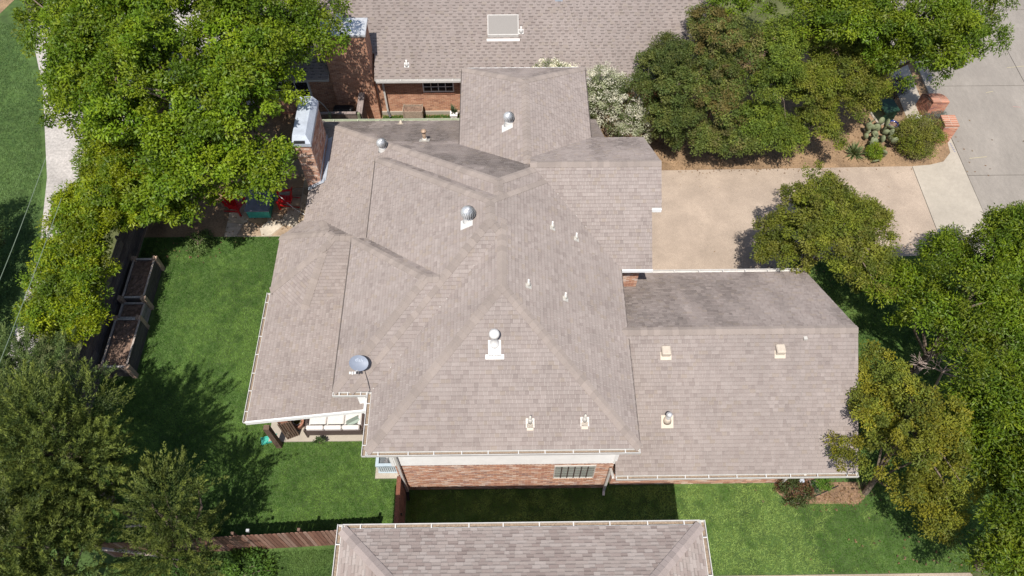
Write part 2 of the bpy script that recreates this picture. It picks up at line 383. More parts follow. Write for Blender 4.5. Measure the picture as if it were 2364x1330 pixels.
def stain(pl, x, y, kind):
    """algae growth: grows on the north slopes in streaky blotches"""
    if kind == 'south': return 1.0
    if pl.dy > .3:
        n = .45*vnoise(x*.5+9, y*.6)+.55*vnoise(x*2.4, y*.7+5)
        s = max(0, min(1, (n-.30)/.4)); return (.98-.36*s*random.uniform(.35, 1.2))*(1 if pl.y0 != 24.13 else (.74+.26*max(0, min(1, (vnoise(x*.9+4, y*1.6)-.62)*6))))
    n = vnoise(x*.35+3, y*.35+7); u = x*pl.dy-y*pl.dx; a = pl.inn(x, y); return 1.04-.10*n-.16*max(0, vnoise(u*1.7+20, a*.28+3)-.55)
def roof_pieces(blocks, pal, e=.145, wmin=.10, wmax=.34, band=.0, seed=1, line=0):
    rg = random.Random(seed); out = []; cols = [c for c, _ in PAL[pal]]; wts = [w_ for _, w_ in PAL[pal]]
    names = list(blocks)
    for bi, bn in enumerate(names):
        blk = blocks[bn]
        for pi, (pl, poly) in enumerate(zip(blk.pl, blk.polys)):
            if not poly: continue
            ux, uy = -pl.dy, pl.dx; k = math.sqrt(1+pl.p**2)
            U = [(x-pl.x0)*ux+(y-pl.y0)*uy for x, y in poly]; A = [pl.inn(x, y) for x, y in poly]
            toxy = lambda u, a: (pl.x0+ux*u-pl.dx*a, pl.y0+uy*u-pl.dy*a)
            puv = list(zip(U, A)); n = len(puv)
            area = sum(puv[i][0]*puv[(i+1) % n][1]-puv[(i+1) % n][0]*puv[i][1] for i in range(n))
            if area < 0: puv = puv[::-1]
            edges = []
            for i in range(n):
                (ax, ay), (bx, by) = puv[i], puv[(i+1) % n]; L = math.hypot(bx-ax, by-ay)
                if L > 1e-4: edges.append((-(by-ay)/L, (bx-ax)/L, ax, ay))
            def cover(x, y, z):
                for bj, on in enumerate(names):
                    if bj == bi: continue
                    zo = blocks[on].z(x, y)
                    if zo is not None and (z+.03 < zo < z+.9 or (abs(zo-z) <= .03 and bj < bi)): return True
                return False
            da = e/k; nc = int(max(A)/da)+1
            for c in range(nc):
                lo = c*da; hi = lo+da
                if hi < min(A): continue
                u = min(U)-rg.random()*.3; tab = rg.random() < .5
                while u < max(U):
                    wd = rg.uniform(wmin, wmax) if tab else rg.uniform(wmin, wmax*.85)
                    strips = [(lo, hi, 1)]
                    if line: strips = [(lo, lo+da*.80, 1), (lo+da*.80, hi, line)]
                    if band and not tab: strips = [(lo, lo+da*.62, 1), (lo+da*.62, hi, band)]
                    cc = rg.choices(cols, wts)[0]; kk = rg.uniform(.965, 1.035)
                    for s0, s1, dk in strips:
                        q = [(u, s0), (u+wd-.004, s0), (u+wd-.004, s1), (u, s1)]
                        for nx, ny, ax, ay in edges:
                            if all((x-ax)*nx+(y-ay)*ny >= 0 for x, y in q): continue
                            q = clip(q, lambda x, y: (x-ax)*nx+(y-ay)*ny)
                            if len(q) < 3: break
                        if len(q) < 3: continue
                        xy = [toxy(*t) for t in q]
                        cx, cy = sum(t[0] for t in xy)/len(xy), sum(t[1] for t in xy)/len(xy)
                        zc = pl.z(cx, cy)
                        if cover(cx, cy, zc) and all(cover(x, y, pl.z(x, y)) for x, y in xy): continue
                        hb = (.017 if tab else .010); st = stain(pl, cx, cy, pal)*kk*dk
                        top = [(x, y, pl.z(x, y)+.003+(hb-.003)*max(0, min(1, (hi-t[1])/da))) for (x, y), t in zip(xy, q)]
                        m = len(top); low_ = [i for i in range(m) if s0 == lo and abs(q[i][1]-lo) < 1e-6 and abs(q[(i+1) % m][1]-lo) < 1e-6]
                        vv = list(top); ff = [tuple(range(m))]
                        for i in low_:
                            j = (i+1) % m; k2 = len(vv); vv += [(xy[i][0], xy[i][1], pl.z(*xy[i])-.004), (xy[j][0], xy[j][1], pl.z(*xy[j])-.004)]; ff.append((i, k2, k2+1, j))
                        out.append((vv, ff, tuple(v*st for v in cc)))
                    u += wd; tab = not tab
    return out
def ridge_caps(blocks, pal, parent, seed=2, step=.20, half=.15):
    """a cap shingle piece every step along each hip and ridge that is not buried under another roof"""
    rg = random.Random(seed); names = list(blocks); pcs = []
    base = (.272, .228, .201) if pal != 'south' else (.305, .254, .232)
    for bn in names:
        blk = blocks[bn]
        for i in range(len(blk.pl)):
            for j in range(i+1, len(blk.pl)):
                P1, P2 = blk.pl[i], blk.pl[j]
                if not blk.polys[i] or not blk.polys[j]: continue
                pts = [q for q in blk.polys[i] if abs(P1.z(*q)-P2.z(*q)) < 1e-4 and all(c.z(*q) > P1.z(*q)-1e-4 for c in blk.pl)]
                if len(pts) < 2: continue
                a, b = max(((p, q) for p in pts for q in pts), key=lambda t: math.hypot(t[0][0]-t[1][0], t[0][1]-t[1][1]))
                L = math.hypot(a[0]-b[0], a[1]-b[1])
                if L < .3: continue
                if P1.z(*a) > P1.z(*b): a, b = b, a
                d = ((b[0]-a[0])/L, (b[1]-a[1])/L); nrm = (-d[1], d[0])
                zs = math.hypot(L, P1.z(*b)-P1.z(*a)); n = int(zs/step)
                for k in range(n):
                    t0, t1 = k*L/n, (k+1)*L/n+.03
                    cx, cy = a[0]+d[0]*(t0+t1)/2, a[1]+d[1]*(t0+t1)/2; zc = P1.z(cx, cy)
                    if any((blocks[o].z(cx, cy) or -9) > zc+.02 for o in names if o != bn): continue
                    if any(abs((blocks[o].z(cx, cy) or -9)-zc) < .02 and names.index(o) < names.index(bn) for o in names if o != bn): continue
                    top = []; bot = []
                    for t, lift in ((t0, .034), (t1, .016)):
                        for sgn in (-1, 0, 1):
                            x, y = a[0]+d[0]*t+nrm[0]*sgn*half, a[1]+d[1]*t+nrm[1]*sgn*half
                            z = min(P1.z(x, y), P2.z(x, y))
                            top.append((x, y, z+lift)); bot.append((x, y, z-.02))
                    kk = rg.uniform(.86, 1.06)
                    f = [(0, 1, 4, 3), (1, 2, 5, 4)]+[(q[0], q[0]+6, q[1]+6, q[1]) for q in ((1, 0), (2, 1), (5, 2), (4, 5), (3, 4), (0, 3))]
                    v = [top[0], top[1], top[2], top[3], top[4], top[5]]+bot
                    pcs.append((v, f, tuple(q*kk for q in base)))
    return pcs
def deck(blocks, parent, drop=.13):
    b = MB()
    for blk in blocks.values():
        for pl, q in zip(blk.pl, blk.polys):
            if len(q) > 2:
                qq = [p for i, p in enumerate(q) if math.hypot(p[0]-q[i-1][0], p[1]-q[i-1][1]) > 1e-4]
                b.prism(qq, lambda x, y: pl.z(x, y)-drop, lambda x, y: pl.z(x, y)-.004)
    return b.obj('roof', M_TRIM, parent)
def gutter(parent, p0, p1, z, out, m=M_GUT, wd=.13, ht=.12, gap=.75, end=True, debris=.5):
    """open trough along p0-p1 whose outer lip is 'out' (unit 2D) away from the eave"""
    b = MB(); L = math.hypot(p1[0]-p0[0], p1[1]-p0[1]); d = ((p1[0]-p0[0])/L, (p1[1]-p0[1])/L); t = .016
    def bar(o0, o1, z0, z1, a=0, bb=None):
        bb = L if bb is None else bb
        q = [(p0[0]+d[0]*s+out[0]*o, p0[1]+d[1]*s+out[1]*o) for s, o in ((a, o0), (bb, o0), (bb, o1), (a, o1))]
        b.prism(q if out[0]*d[1]-out[1]*d[0] < 0 else q[::-1], z0, z1)
    bar(0, t, z-ht, z-.02); bar(t, wd-t, z-ht, z-ht+t); bar(wd-t, wd+.002, z-ht, z)
    bar(t, wd-t, z-ht+t, z-.03, 0, t); bar(t, wd-t, z-ht+t, z-.03, L-t, L)
    g = b.obj('gutter', m, parent)
    n = max(1, int(L/gap))
    for k in range(n):
        s = (k+.5)*L/n+random.uniform(-.06, .06); q = MB()
        c = (p0[0]+d[0]*s, p0[1]+d[1]*s); h = .016
        q.prism([(c[0]-d[0]*h, c[1]-d[1]*h), (c[0]+d[0]*h, c[1]+d[1]*h), (c[0]+d[0]*h+out[0]*wd, c[1]+d[1]*h+out[1]*wd), (c[0]-d[0]*h+out[0]*wd, c[1]-d[1]*h+out[1]*wd)][::(1 if d[0]*out[1]-d[1]*out[0] > 0 else -1)], z-.018, z-.006)
        q.obj('bracket', m, g)
    if debris:
        q = MB()
        bar_ = [(p0[0]+d[0]*s+out[0]*o, p0[1]+d[1]*s+out[1]*o) for s, o in ((.05, t+.004), (L-.05, t+.004), (L-.05, wd-t-.004), (.05, wd-t-.004))]
        q.prism(bar_ if out[0]*d[1]-out[1]*d[0] < 0 else bar_[::-1], z-ht+t+.003, z-ht+t+.02).obj('leaf_litter', M_DEBRIS, g)
    return g
def downspout(parent, pts, m=M_GUT, r=.045):
    b = MB()
    for a, c in zip(pts, pts[1:]):
        b.tube(a, c, r*1.25, r*1.25, 4); 
    return b.obj('downspout', m, parent)
# bricks ------------------------------------------------------------------
BRICK = {'main': [((0.448, 0.250, 0.169), 4), ((0.515, 0.338, 0.247), 3), ((0.370, 0.188, 0.130), 3), ((0.560, 0.425, 0.351), 2), ((0.302, 0.188, 0.156), 1.2)],
         'north': [((0.448, 0.237, 0.150), 4), ((0.403, 0.206, 0.130), 3), ((0.493, 0.281, 0.182), 3), ((0.336, 0.175, 0.117), 1)],
         'pier': [((0.493, 0.225, 0.143), 4), ((0.426, 0.188, 0.124), 3), ((0.538, 0.288, 0.195), 2), ((0.314, 0.150, 0.117), 1)]}
def bricks(pal, axis, at, u0, u1, z0, z1, holes=(), sgn=-1, course=.077, bl=.205, mort=.012, seed=0, top=None):
    """running-bond bricks on the face axis 'y' (plane y=at, facing sgn*y) or 'x' (plane x=at, facing sgn*x)"""
    rg = random.Random(seed); out = []; cols = [c for c, _ in BRICK[pal]]; wts = [w_ for _, w_ in BRICK[pal]]
    n = int((z1-z0)/course)
    for k in range(n):
        za, zb = z0+k*course, z0+(k+1)*course-mort
        u = u0-(bl+mort)/2*(k % 2)
        while u < u1-.01:
            a, b = max(u, u0), min(u+bl, u1); u += bl+mort
            if b-a < .03: continue
            cut = [h for h in holes if b > h[0] and a < h[1] and zb > h[2] and za < h[3]]
            if cut:
                h = cut[0]
                if a < h[0]: b = h[0]
                elif b > h[1]: a = h[1]
                else: continue
                if b-a < .02: continue
            if top is not None and zb > top(a, b): continue
            pr = at+sgn*rg.uniform(.006, .012); c = rg.choices(cols, wts)[0]; kk = rg.uniform(.88, 1.12)
            pt = (lambda q, r, z: (q, r, z)) if axis == 'y' else (lambda q, r, z: (r, q, z))
            v = [pt(a, pr, za), pt(b, pr, za), pt(b, pr, zb), pt(a, pr, zb), pt(a, at, za), pt(b, at, za), pt(b, at, zb), pt(a, at, zb)]
            f = [(0, 1, 2, 3), (1, 0, 4, 5), (2, 1, 5, 6), (3, 2, 6, 7), (0, 3, 7, 4)]
            if (axis == 'y') != (sgn < 0): f = [q[::-1] for q in f]
            out.append((v, f, tuple(x*kk for x in c)))
    return out
# ---------------------------------------------------------------- the main house
H1 = thing('brick_house', (0, 14, 0), 'large two-storey brick house with many-hipped taupe shingle roof in the middle', 'house')
roof1 = deck(MAIN, H1)
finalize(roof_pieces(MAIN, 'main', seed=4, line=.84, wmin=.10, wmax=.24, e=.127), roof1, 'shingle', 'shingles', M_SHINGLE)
finalize(ridge_caps(MAIN, 'main', roof1), roof1, 'ridge_cap', 'ridge_caps', M_SHINGLE)
wb = MB()
for b in ((-4.9, 10.5, 0, 3.5, 19.3, 5.0), (-7.75, 17.2, 0, 3.4, 23.7, 2.6), (-1.4, 19, 0, 2.9, 24.25, 5.0), (3.4, 15.0, 0, 4.75, 20.3, 5.0), (3.6, 8.7, 0, 11.1, 15.5, 2.62), (-8.6, 15.75, 0, -4.8, 17.6, 2.5)): wb.box(*b)
wb.prism([(10.95, 8.7), (11.1, 8.7), (11.1, 12.0), (10.95, 12.0)], 2.62, lambda x, y: 2.62+.66*(y-8.6)); wb.prism([(10.95, 12.0), (11.1, 12.0), (11.1, 15.5), (10.95, 15.5)], 2.62, lambda x, y: 2.62+.66*(15.45-y))
wb.prism([(4.6, 15.0), (4.75, 15.0), (4.75, 17.6), (4.6, 17.6)], 5.0, lambda x, y: 5.02+.66*(y-14.9)); wb.prism([(4.6, 17.6), (4.75, 17.6), (4.75, 20.3), (4.6, 20.3)], 5.0, lambda x, y: 5.02+.66*(20.35-y))
wb.obj('wall', M_BRICKWALL, H1)
fw = MB().box(-3.78, 8.5, -.1, 3.5, 10.6, 2.69).obj('front_wall', M_MORTAR, H1)
MB().box(3.62, 8.6, -.1, 11.1, 8.72, 2.6).obj('front_wall', M_MORTAR, H1); MB().box(3.5, 14.95, 0, 4.75, 15.02, 5.0).obj('front_wall', M_MORTAR, H1)
bk = bricks('main', 'y', 8.5, -3.78, 3.5, .02, 2.66, holes=((1.53, 2.92, 1.02, 2.42),), seed=1)
bk += bricks('main', 'y', 8.6, 3.62, 11.1, .02, 2.55, seed=2)
bk += bricks('main', 'y', 14.95, 3.9, 4.75, 2.9, 4.95, seed=3)
bk += bricks('main', 'x', -4.9+.03, 10.2, 10.5, 0, .05, seed=5)
finalize(bk, fw, 'brick', 'bricks', M_BRICK)
# rowlock sill and dentil course
for k in range(17):
    x = 1.52+k*.084; kk = random.uniform(.85, 1.15)
    b = MB(); b.cur = (.44*kk, .24*kk, .15*kk); b.box(x, 8.45, 1.02, x+.072, 8.5, 1.14).obj('brick', M_BRICK, fw, cols=True)
for k in range(57):
    x = -3.74+k*.127
    b = MB(); kk = random.uniform(.6, 1.1); b.cur = (.30*kk, .15*kk, .11*kk); b.box(x, 8.475, 2.62, x+.075, 8.5, 2.69).obj('brick', M_BRICK, fw, cols=True)
# white lap siding on the upper storey: every board an object
def siding(x0, x1, y, z0, z1, par):
    sd = MB().box(x0, y+.012, z0, x1, y+.05, z1).obj('siding', M_WHITE, par); n = int((z1-z0)/.15)
    for k in range(n):
        za = z0+k*(z1-z0)/n; zb = za+(z1-z0)/n+.01
        MB().add([(x0, y-.014, za), (x1, y-.014, za), (x1, y, zb), (x0, y, zb), (x0, y+.012, za), (x1, y+.012, za)], [(0, 1, 2, 3), (1, 0, 4, 5)]).obj('siding_board', M_WHITE, sd)
MB().box(-3.80, 8.5, 2.69, 3.52, 10.6, 5.02).obj('upper_wall', M_WHITE, H1)
siding(-3.80, 3.52, 8.47, 2.72, 5.0, H1)
MB().box(-4.98, 10.42, 2.3, -3.8, 10.52, 5.02).obj('upper_wall', M_WHITE, H1)
siding(-4.98, -3.82, 10.39, 2.55, 5.0, H1)
for x in (-3.81, 3.49): MB().box(x-.05, 8.44, 2.70, x+.06, 8.47, 5.0).obj('corner_board', M_WHITE, H1)
# front window: frame, 6 x 5 muntins, panes
wn_ = MB().box(1.53, 8.47, 1.16, 1.56, 8.53, 2.42).box(2.89, 8.47, 1.16, 2.92, 8.53, 2.42).box(1.56, 8.47, 1.16, 2.89, 8.53, 1.19).box(1.56, 8.47, 2.39, 2.89, 8.53, 2.42).obj('window', M_TRIM, H1)
for i in range(6):
    for j in range(5):
        x, z = 1.56+i*1.33/6, 1.19+j*1.20/5
        MB().box(x+.012, 8.488, z+.012, x+1.33/6-.012, 8.499, z+1.20/5-.012).obj('pane', M_PALEGLASS, wn_)
mb = MB()
for i in range(1, 6): mb.box(1.56+i*1.33/6-.02, 8.478, 1.19, 1.56+i*1.33/6+.02, 8.499, 2.39)
for j in range(1, 5): mb.box(1.56, 8.481, 1.19+j*1.20/5-.010, 2.89, 8.4985, 1.19+j*1.20/5+.010)
mb.obj('muntin', M_BROWNMETAL, wn_)
# gutters, fascias, downspouts
gutter(H1, (-4.28, 8.05), (3.96, 8.05), 5.15, (0, -1), debris=1, gap=.8)
gutter(H1, (-4.29, 7.92), (-4.29, 10.02), 5.15, (-1, 0), gap=.6)
gutter(H1, (-5.51, 10.02), (-4.43, 10.02), 5.15, (0, -1), gap=.3)
gutter(H1, (3.5, 8.04), (11.48, 8.04), 2.70, (0, -1), debris=1, gap=.8)
gutter(H1, (5.1, 15.99), (11.48, 15.99), 2.70, (0, 1), gap=.9, debris=0)
gutter(H1, (-9.01, 10.13), (-9.01, 15.38), 2.52, (-1, 0), gap=.7)
gutter(H1, (-8.14, 24.14), (-1.82, 24.14), 2.70, (0, 1), M_GUTG, gap=1.0, debris=0)
gutter(H1, (-8.15, 22.7), (-8.15, 24.1), 2.70, (-1, 0), M_GUTG, gap=1.0, debris=0)
fb = MB(); fb.add([(-9.05, 10.10, 2.34), (-4.83, 10.10, 3.27), (-4.83, 10.10, 3.45), (-9.05, 10.10, 2.54), (-9.05, 10.15, 2.34), (-4.83, 10.15, 3.27), (-4.83, 10.15, 3.45), (-9.05, 10.15, 2.54)], [(0, 1, 2, 3), (5, 4, 7, 6), (3, 2, 6, 7), (0, 4, 5, 1), (1, 5, 6, 2), (4, 0, 3, 7)]); fb.obj('fascia', M_WHITE, H1)
MB().box(-4.83, 10.1, 3.0, -4.76, 10.4, 3.46).obj('fascia', M_WHITE, H1)
MB().box(3.97, 14.50, 4.98, 5.06, 14.53, 5.13).obj('fascia', M_WHITE, H1)
MB().box(5.05, 16.27, 6.10, 5.39, 16.30, 6.26).obj('fascia', M_WHITE, H1)
MB().box(-1.82, 24.68, 5.0, 3.36, 24.71, 5.15).obj('fascia', M_WHITE, H1)
downspout(H1, [(-3.62, 7.97, 5.05), (-3.62, 8.0, 4.9), (-3.62, 8.38, 4.55), (-3.62, 8.38, .22)])
downspout(H1, [(-3.62, 8.38, .24), (-3.6, 8.1, .08)], M_DARK, .05)
downspout(H1, [(3.42, 8.0, 2.62), (3.40, 8.38, 2.35), (3.40, 8.38, .1), (3.38, 8.2, .05)])
downspout(H1, [(9.75, 8.0, 2.62), (9.75, 8.48, 2.3), (9.75, 8.48, .1)])
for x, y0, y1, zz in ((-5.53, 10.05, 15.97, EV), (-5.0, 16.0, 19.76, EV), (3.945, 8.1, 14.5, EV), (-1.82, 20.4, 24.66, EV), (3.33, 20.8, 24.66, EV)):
    MB().box(x, y0, zz-.09, x+.035, y1, zz+.028).obj('eave_shade_edge', M_EAVESHADE, H1)  # thin edging strip, coloured dark to draw the shade line along the eave
# chimney with sheet-metal chase cover
ch = MB().box(-8.16, 20.4, -.05, -7.55, 22.6, 5.2).obj('chimney', M_MORTAR, H1)
finalize(bricks('main', 'y', 20.4, -8.16, -7.55, .1, 5.2, seed=8, sgn=-1)+bricks('main', 'x', -7.55, 20.4, 22.6, 2.7, 5.2, seed=9, sgn=1)+bricks('main', 'x', -8.16, 20.4, 22.6, .1, 5.2, seed=10, sgn=-1), ch, 'brick', 'bricks', M_BRICK, 140)
cb = MB()
cb.box(-8.22, 20.34, 5.18, -7.49, 22.66, 5.34)
cb.add([(-8.22, 20.34, 5.341), (-7.49, 20.34, 5.341), (-7.49, 22.66, 5.341), (-8.22, 22.66, 5.341), (-8.16, 20.55, 5.62), (-7.66, 20.55, 5.62), (-7.66, 22.62, 5.62), (-8.16, 22.62, 5.62)],
       [(4, 5, 6, 7), (0, 1, 5, 4), (1, 2, 6, 5), (2, 3, 7, 6), (3, 0, 4, 7)])
cb.obj('chimney_cap', M_CHASE, ch)
MB().box(-8.12, 20.33, 5.36, -7.7, 20.44, 5.44).obj('vent_slot', M_DARK, ch)
fl = MB()
for y0, y1 in ((20.3, 22.7),): fl.add([(-7.55, y0, 3.12), (-7.33, y0, 3.26), (-7.33, y1, 3.26), (-7.55, y1, 3.12), (-7.535, y0, 3.45), (-7.535, y1, 3.45)], [(0, 1, 2, 3), (0, 3, 5, 4)])
fl.add([(-8.16, 20.2, 2.74), (-7.4, 20.2, 3.24), (-7.4, 20.41, 3.24), (-8.16, 20.41, 2.74)], [(0, 1, 2, 3)])
fl.obj('flashing', M_CHASE, ch)
# porch under the low roof
MB().box(-8.95, 10.36, -.05, -3.8, 15.0, .07).obj('porch_slab', M_CONC, H1)
MB().box(-8.45, 10.75, 0, -8.05, 11.1, 2.5).obj('porch_column', M_BRICKWALL, H1)
# --- roof fittings
def turbine(parent, x, y, z, r=.19, seed=0):
    """wind turbine vent: flashing, collar, bulb of curved vanes"""
    rg = random.Random(seed)
    base = MB().lathe((x, y, z-.12), [(.20, 0), (.17, .12), (.15, .26), (.15, .30)], 20).obj('turbine_vent', M_VENTW, parent, True)
    zc = z+.18+r*.8
    MB().lathe((x, y, zc), [(.02, -r*.80), (r*.55, -r*.72), (r*.80, -r*.35), (r*.86, 0), (r*.72, r*.42), (r*.40, r*.70), (.02, r*.80)], 20).obj('drum', M_DARK, base, True)
    for k in range(22):
        t0 = 2*math.pi*k/22; v = []; n = 7
        for i in range(n):
            ph = -1.15+2.55*i/(n-1); rr = r*1.06*math.cos(ph*.93) if ph < 1.3 else r*.30; zz = r*.92*math.sin(ph)
            for dt, kr in ((0, 1.0), (.20, .90)):
                t = t0+dt+.35*i/(n-1); v.append((x+rr*kr*math.cos(t), y+rr*kr*math.sin(t), zc+zz))
        MB().add(v, [(2*i, 2*i+1, 2*i+3, 2*i+2) for i in range(n-1)]).obj('vane', M_GALV, base, True)
    MB().lathe((x, y, zc+r*.86), [(r*.34, 0), (r*.25, .02), (.02, .035)], 14).obj('cap', M_GALV, base, True)
def flash(parent, x, y, blocks, hw, hl, m, below=None):
    """flat metal flashing lying on the slope"""
    d = .05; z0 = top_z(blocks, x, y); gx = (top_z(blocks, x+d, y)-top_z(blocks, x-d, y))/(2*d); gy = (top_z(blocks, x, y+d)-top_z(blocks, x, y-d))/(2*d)
    q = [(x-hw, y-hl), (x+hw, y-hl), (x+hw, y+hl), (x-hw, y+hl)]
    return MB().prism(q, z0-.02 if False else (lambda a, b: z0+gx*(a-x)+gy*(b-y)+.004), lambda a, b: z0+gx*(a-x)+gy*(b-y)+.028).obj('flashing', m, parent), z0
def pipe(parent, x, y, h, r, m, name='vent_pipe', fm=M_LEAD, cap=None, cone=.09, fw_=.13):
    z = top_z(MAIN, x, y)
    p = MB().lathe((x, y, z-.1), [(r, 0), (r, h+.1), (r*.7, h+.1), (r*.7, h+.02)], 12).obj(name, m, parent, True)
    MB().lathe((x, y, z-.05), [(cone+r, 0), (r+.03, .14), (r+.005, .2)], 14).obj('boot', fm, p, True)
    flash(p, x, y-.06, MAIN, fw_, fw_*.9, fm)
    if cap: MB().lathe((x, y, z+h-.02), [(cap, 0), (cap, .05), (cap*.3, .11)], 14).obj('cap', m, p, True)
    return p
for (x, y, sd, rr) in ((-1.21, 14.85, 0, .23), (.13, 20.25, 1, .20), (-4.78, 20.42, 2, .20)):
    turbine(H1, x, y, top_z(MAIN, x, y), rr, sd)
for x, y in ((-1.27, 14.72), (.07, 20.12)): flash(H1, x, y, MAIN, .20, .18, M_VENTW)
fx, fy = -.39, 10.75; fz = top_z(MAIN, fx, fy)
fp = MB().lathe((fx, fy, fz-.15), [(.17, 0), (.15, .2), (.09, .26), (.09, .62), (.12, .64), (.12, .68)], 20).obj('flue_vent', M_VENTW, H1, True)
MB().lathe((fx, fy, fz+.46), [(.10, 0), (.155, .03), (.16, .10), (.14, .17), (.07, .21), (.01, .22)], 20).obj('cap', M_VENTW, fp, True)
flash(fp, fx, fy-.14, MAIN, .19, .20, M_VENTW); flash(fp, fx, fy-.36, MAIN, .28, .06, M_VENTW)
for x, y in ((5.17, 11.42), (8.91, 11.43)):
    z = top_z(MAIN, x, y)
    bv = MB().bbox(x-.15, y-.16, z-.05, x+.15, y+.16, z+.17, .03).obj('box_vent', M_VENTB, H1)
    flash(bv, x, y-.12, MAIN, .18, .11, M_VENTB)
for x, y in ((.65, 8.78), (2.29, 8.8)):
    pipe(H1, x, y, .33, .035, M_LEAD, fm=M_LEAD, cone=.06); flash(H1, x, y-.16, MAIN, .10, .09, M_VENTB)
pipe(H1, 5.2, 9.56, .42, .075, M_GALV, 'flue_pipe', M_VENTB, .10, fw_=.2)
pipe(H1, -3.2, 21.05, .5, .07, M_RUST, 'flue_pipe', M_LEAD, .11, fw_=.2)
pipe(H1, -4.53, 23.65, .18, .035, M_VENTB, fm=M_VENTB)
for x, y in ((1.53, 15.19), (2.36, 15.12), (.66, 12.54), (1.84, 12.54)): pipe(H1, x, y, .28, .03, M_VENTW, fm=M_LEAD, cone=.05, fw_=.09)
z = top_z(MAIN, 9.75, 11.75); MB().box(9.68, 11.68, z-.02, 9.80, 11.80, z+.06).obj('roof_anchor', M_LEAD, H1)
# ---------------------------------------------------------------- neighbour to the north (top of the picture)
H2 = thing('brick_house', (0, 30, 0), 'brick house with skylight and wide brick chimney at the top edge', 'house')
roof2 = deck(NORTH, H2)
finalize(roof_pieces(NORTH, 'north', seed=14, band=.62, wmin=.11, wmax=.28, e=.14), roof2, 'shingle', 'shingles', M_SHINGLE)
MB().box(-12, 27.35, -.1, 9.2, 39.5, 2.62).prism([(9.1, 27.4), (9.2, 27.4), (9.2, 33.5), (9.1, 33.5)], 2.62, lambda x, y: 2.66+.52*(y-27.4)).obj('wall', M_BRICKWALL, H2)
fw2 = MB().box(-12, 27.3, .2, 9.2, 27.35, 2.62).obj('front_wall', M_MORTAR, H2)
finalize(bricks('north', 'y', 27.3, -6.05, 1.0, .2, 2.6, holes=((-3.9, -2.42, 1.3, 2.08),), seed=21)+bricks('north', 'y', 27.3, 4.0, 8.0, .2, 2.6, seed=22)+bricks('north', 'y', 27.3, -12, -8.1, .2, 2.6, holes=((-11.2, -9.2, 1.0, 2.2),), seed=23), fw2, 'brick', 'bricks', M_BRICK, 160)
MB().box(-6.1, 27.22, -.1, 9.2, 27.3, .2).obj('foundation', M_CONC, H2)
def win2(x0, x1, z0, z1, nx, nz):
    b = MB().box(x0, 27.27, z0, x1, 27.33, z0+.05).box(x0, 27.27, z1-.05, x1, 27.33, z1).box(x0, 27.27, z0+.05, x0+.05, 27.33, z1-.05).box(x1-.05, 27.27, z0+.05, x1, 27.33, z1-.05).obj('window', M_WHITE, H2)
    for i in range(nx):
        for j in range(nz):
            a, c = x0+.05+i*(x1-x0-.1)/nx, z0+.05+j*(z1-z0-.1)/nz
            MB().box(a+.016, 27.285, c+.016, a+(x1-x0-.1)/nx-.016, 27.30, c+(z1-z0-.1)/nz-.016).obj('pane', M_GLASS, b)
    m = MB()
    for i in range(1, nx): m.box(x0+.05+i*(x1-x0-.1)/nx-.016, 27.275, z0+.05, x0+.05+i*(x1-x0-.1)/nx+.016, 27.305, z1-.05)
    for j in range(1, nz): m.box(x0+.05, 27.277, z0+.05+j*(z1-z0-.1)/nz-.016, x1-.05, 27.303, z0+.05+j*(z1-z0-.1)/nz+.016)
    m.obj('muntin', M_WHITE, b)
win2(-3.9, -2.42, 1.42, 2.08, 4, 2); win2(-11.15, -9.25, 1.05, 2.15, 3, 2)
for k in range(17):
    x = -3.92+k*.09; kk = random.uniform(.85, 1.1); b = MB(); b.cur = (.40*kk, .19*kk, .12*kk); b.box(x, 27.25, 1.30, x+.078, 27.3, 1.40).obj('brick', M_BRICK, fw2, cols=True)
gutter(H2, (-5.92, 26.77), (9.7, 26.77), 2.70, (0, -1), gap=.75, debris=0)
downspout(H2, [(-5.7, 26.7, 2.6), (-5.72, 27.15, 2.3), (-5.72, 27.15, .3)]); downspout(H2, [(-5.72, 27.15, .32), (-5.62, 26.95, .12)], M_DARK, .055)
ch2 = MB().box(-8.02, 26.95, -.1, -6.1, 28.0, 5.0).obj('chimney', M_MORTAR, H2)
finalize(bricks('north', 'y', 26.95, -8.02, -6.1, .02, 4.98, seed=31)+bricks('north', 'x', -6.1, 26.95, 28.0, .02, 4.98, seed=32, sgn=1), ch2, 'brick', 'bricks', M_BRICK, 140)
MB().box(-8.08, 26.89, 4.98, -6.04, 28.06, 5.08).obj('chimney_cap', M_GALV, ch2)
MB().lathe((-7.25, 27.85, 5.08), [(.13, 0), (.13, .22), (.2, .24), (.18, .30), (.05, .36)], 16).obj('flue_cap', M_GALV, ch2, True)
# skylight, small vents
def tz(x, y): return NORTH['T'].z(x, y)
sk = MB()
x0, x1, y0, y1 = -.74, .62, 28.52, 29.32
for a, b_, c, d in ((x0, x1, y0-.03, y0), (x0, x1, y1, y1+.03), (x0-.035, x0, y0-.03, y1+.03), (x1, x1+.035, y0-.03, y1+.03)): sk.prism([(a, c), (b_, c), (b_, d), (a, d)], lambda x, y: tz(x, y)-.02, lambda x, y: tz(x, y)+.15)
sko = sk.obj('skylight', M_TRIM, H2)
MB().prism([(x0, y0), (x1, y0), (x1, y1), (x0, y1)], lambda x, y: tz(x, y)+.05, lambda x, y: tz(x, y)+.13).obj('pane', M_SKYL, sko)
MB().prism([(x0-.08, y0-.20), (x1+.08, y0-.20), (x1+.08, y0-.10), (x0-.08, y0-.10)], lambda x, y: tz(x, y)+.004, lambda x, y: tz(x, y)+.03).obj('flashing', M_VENTW, sko)
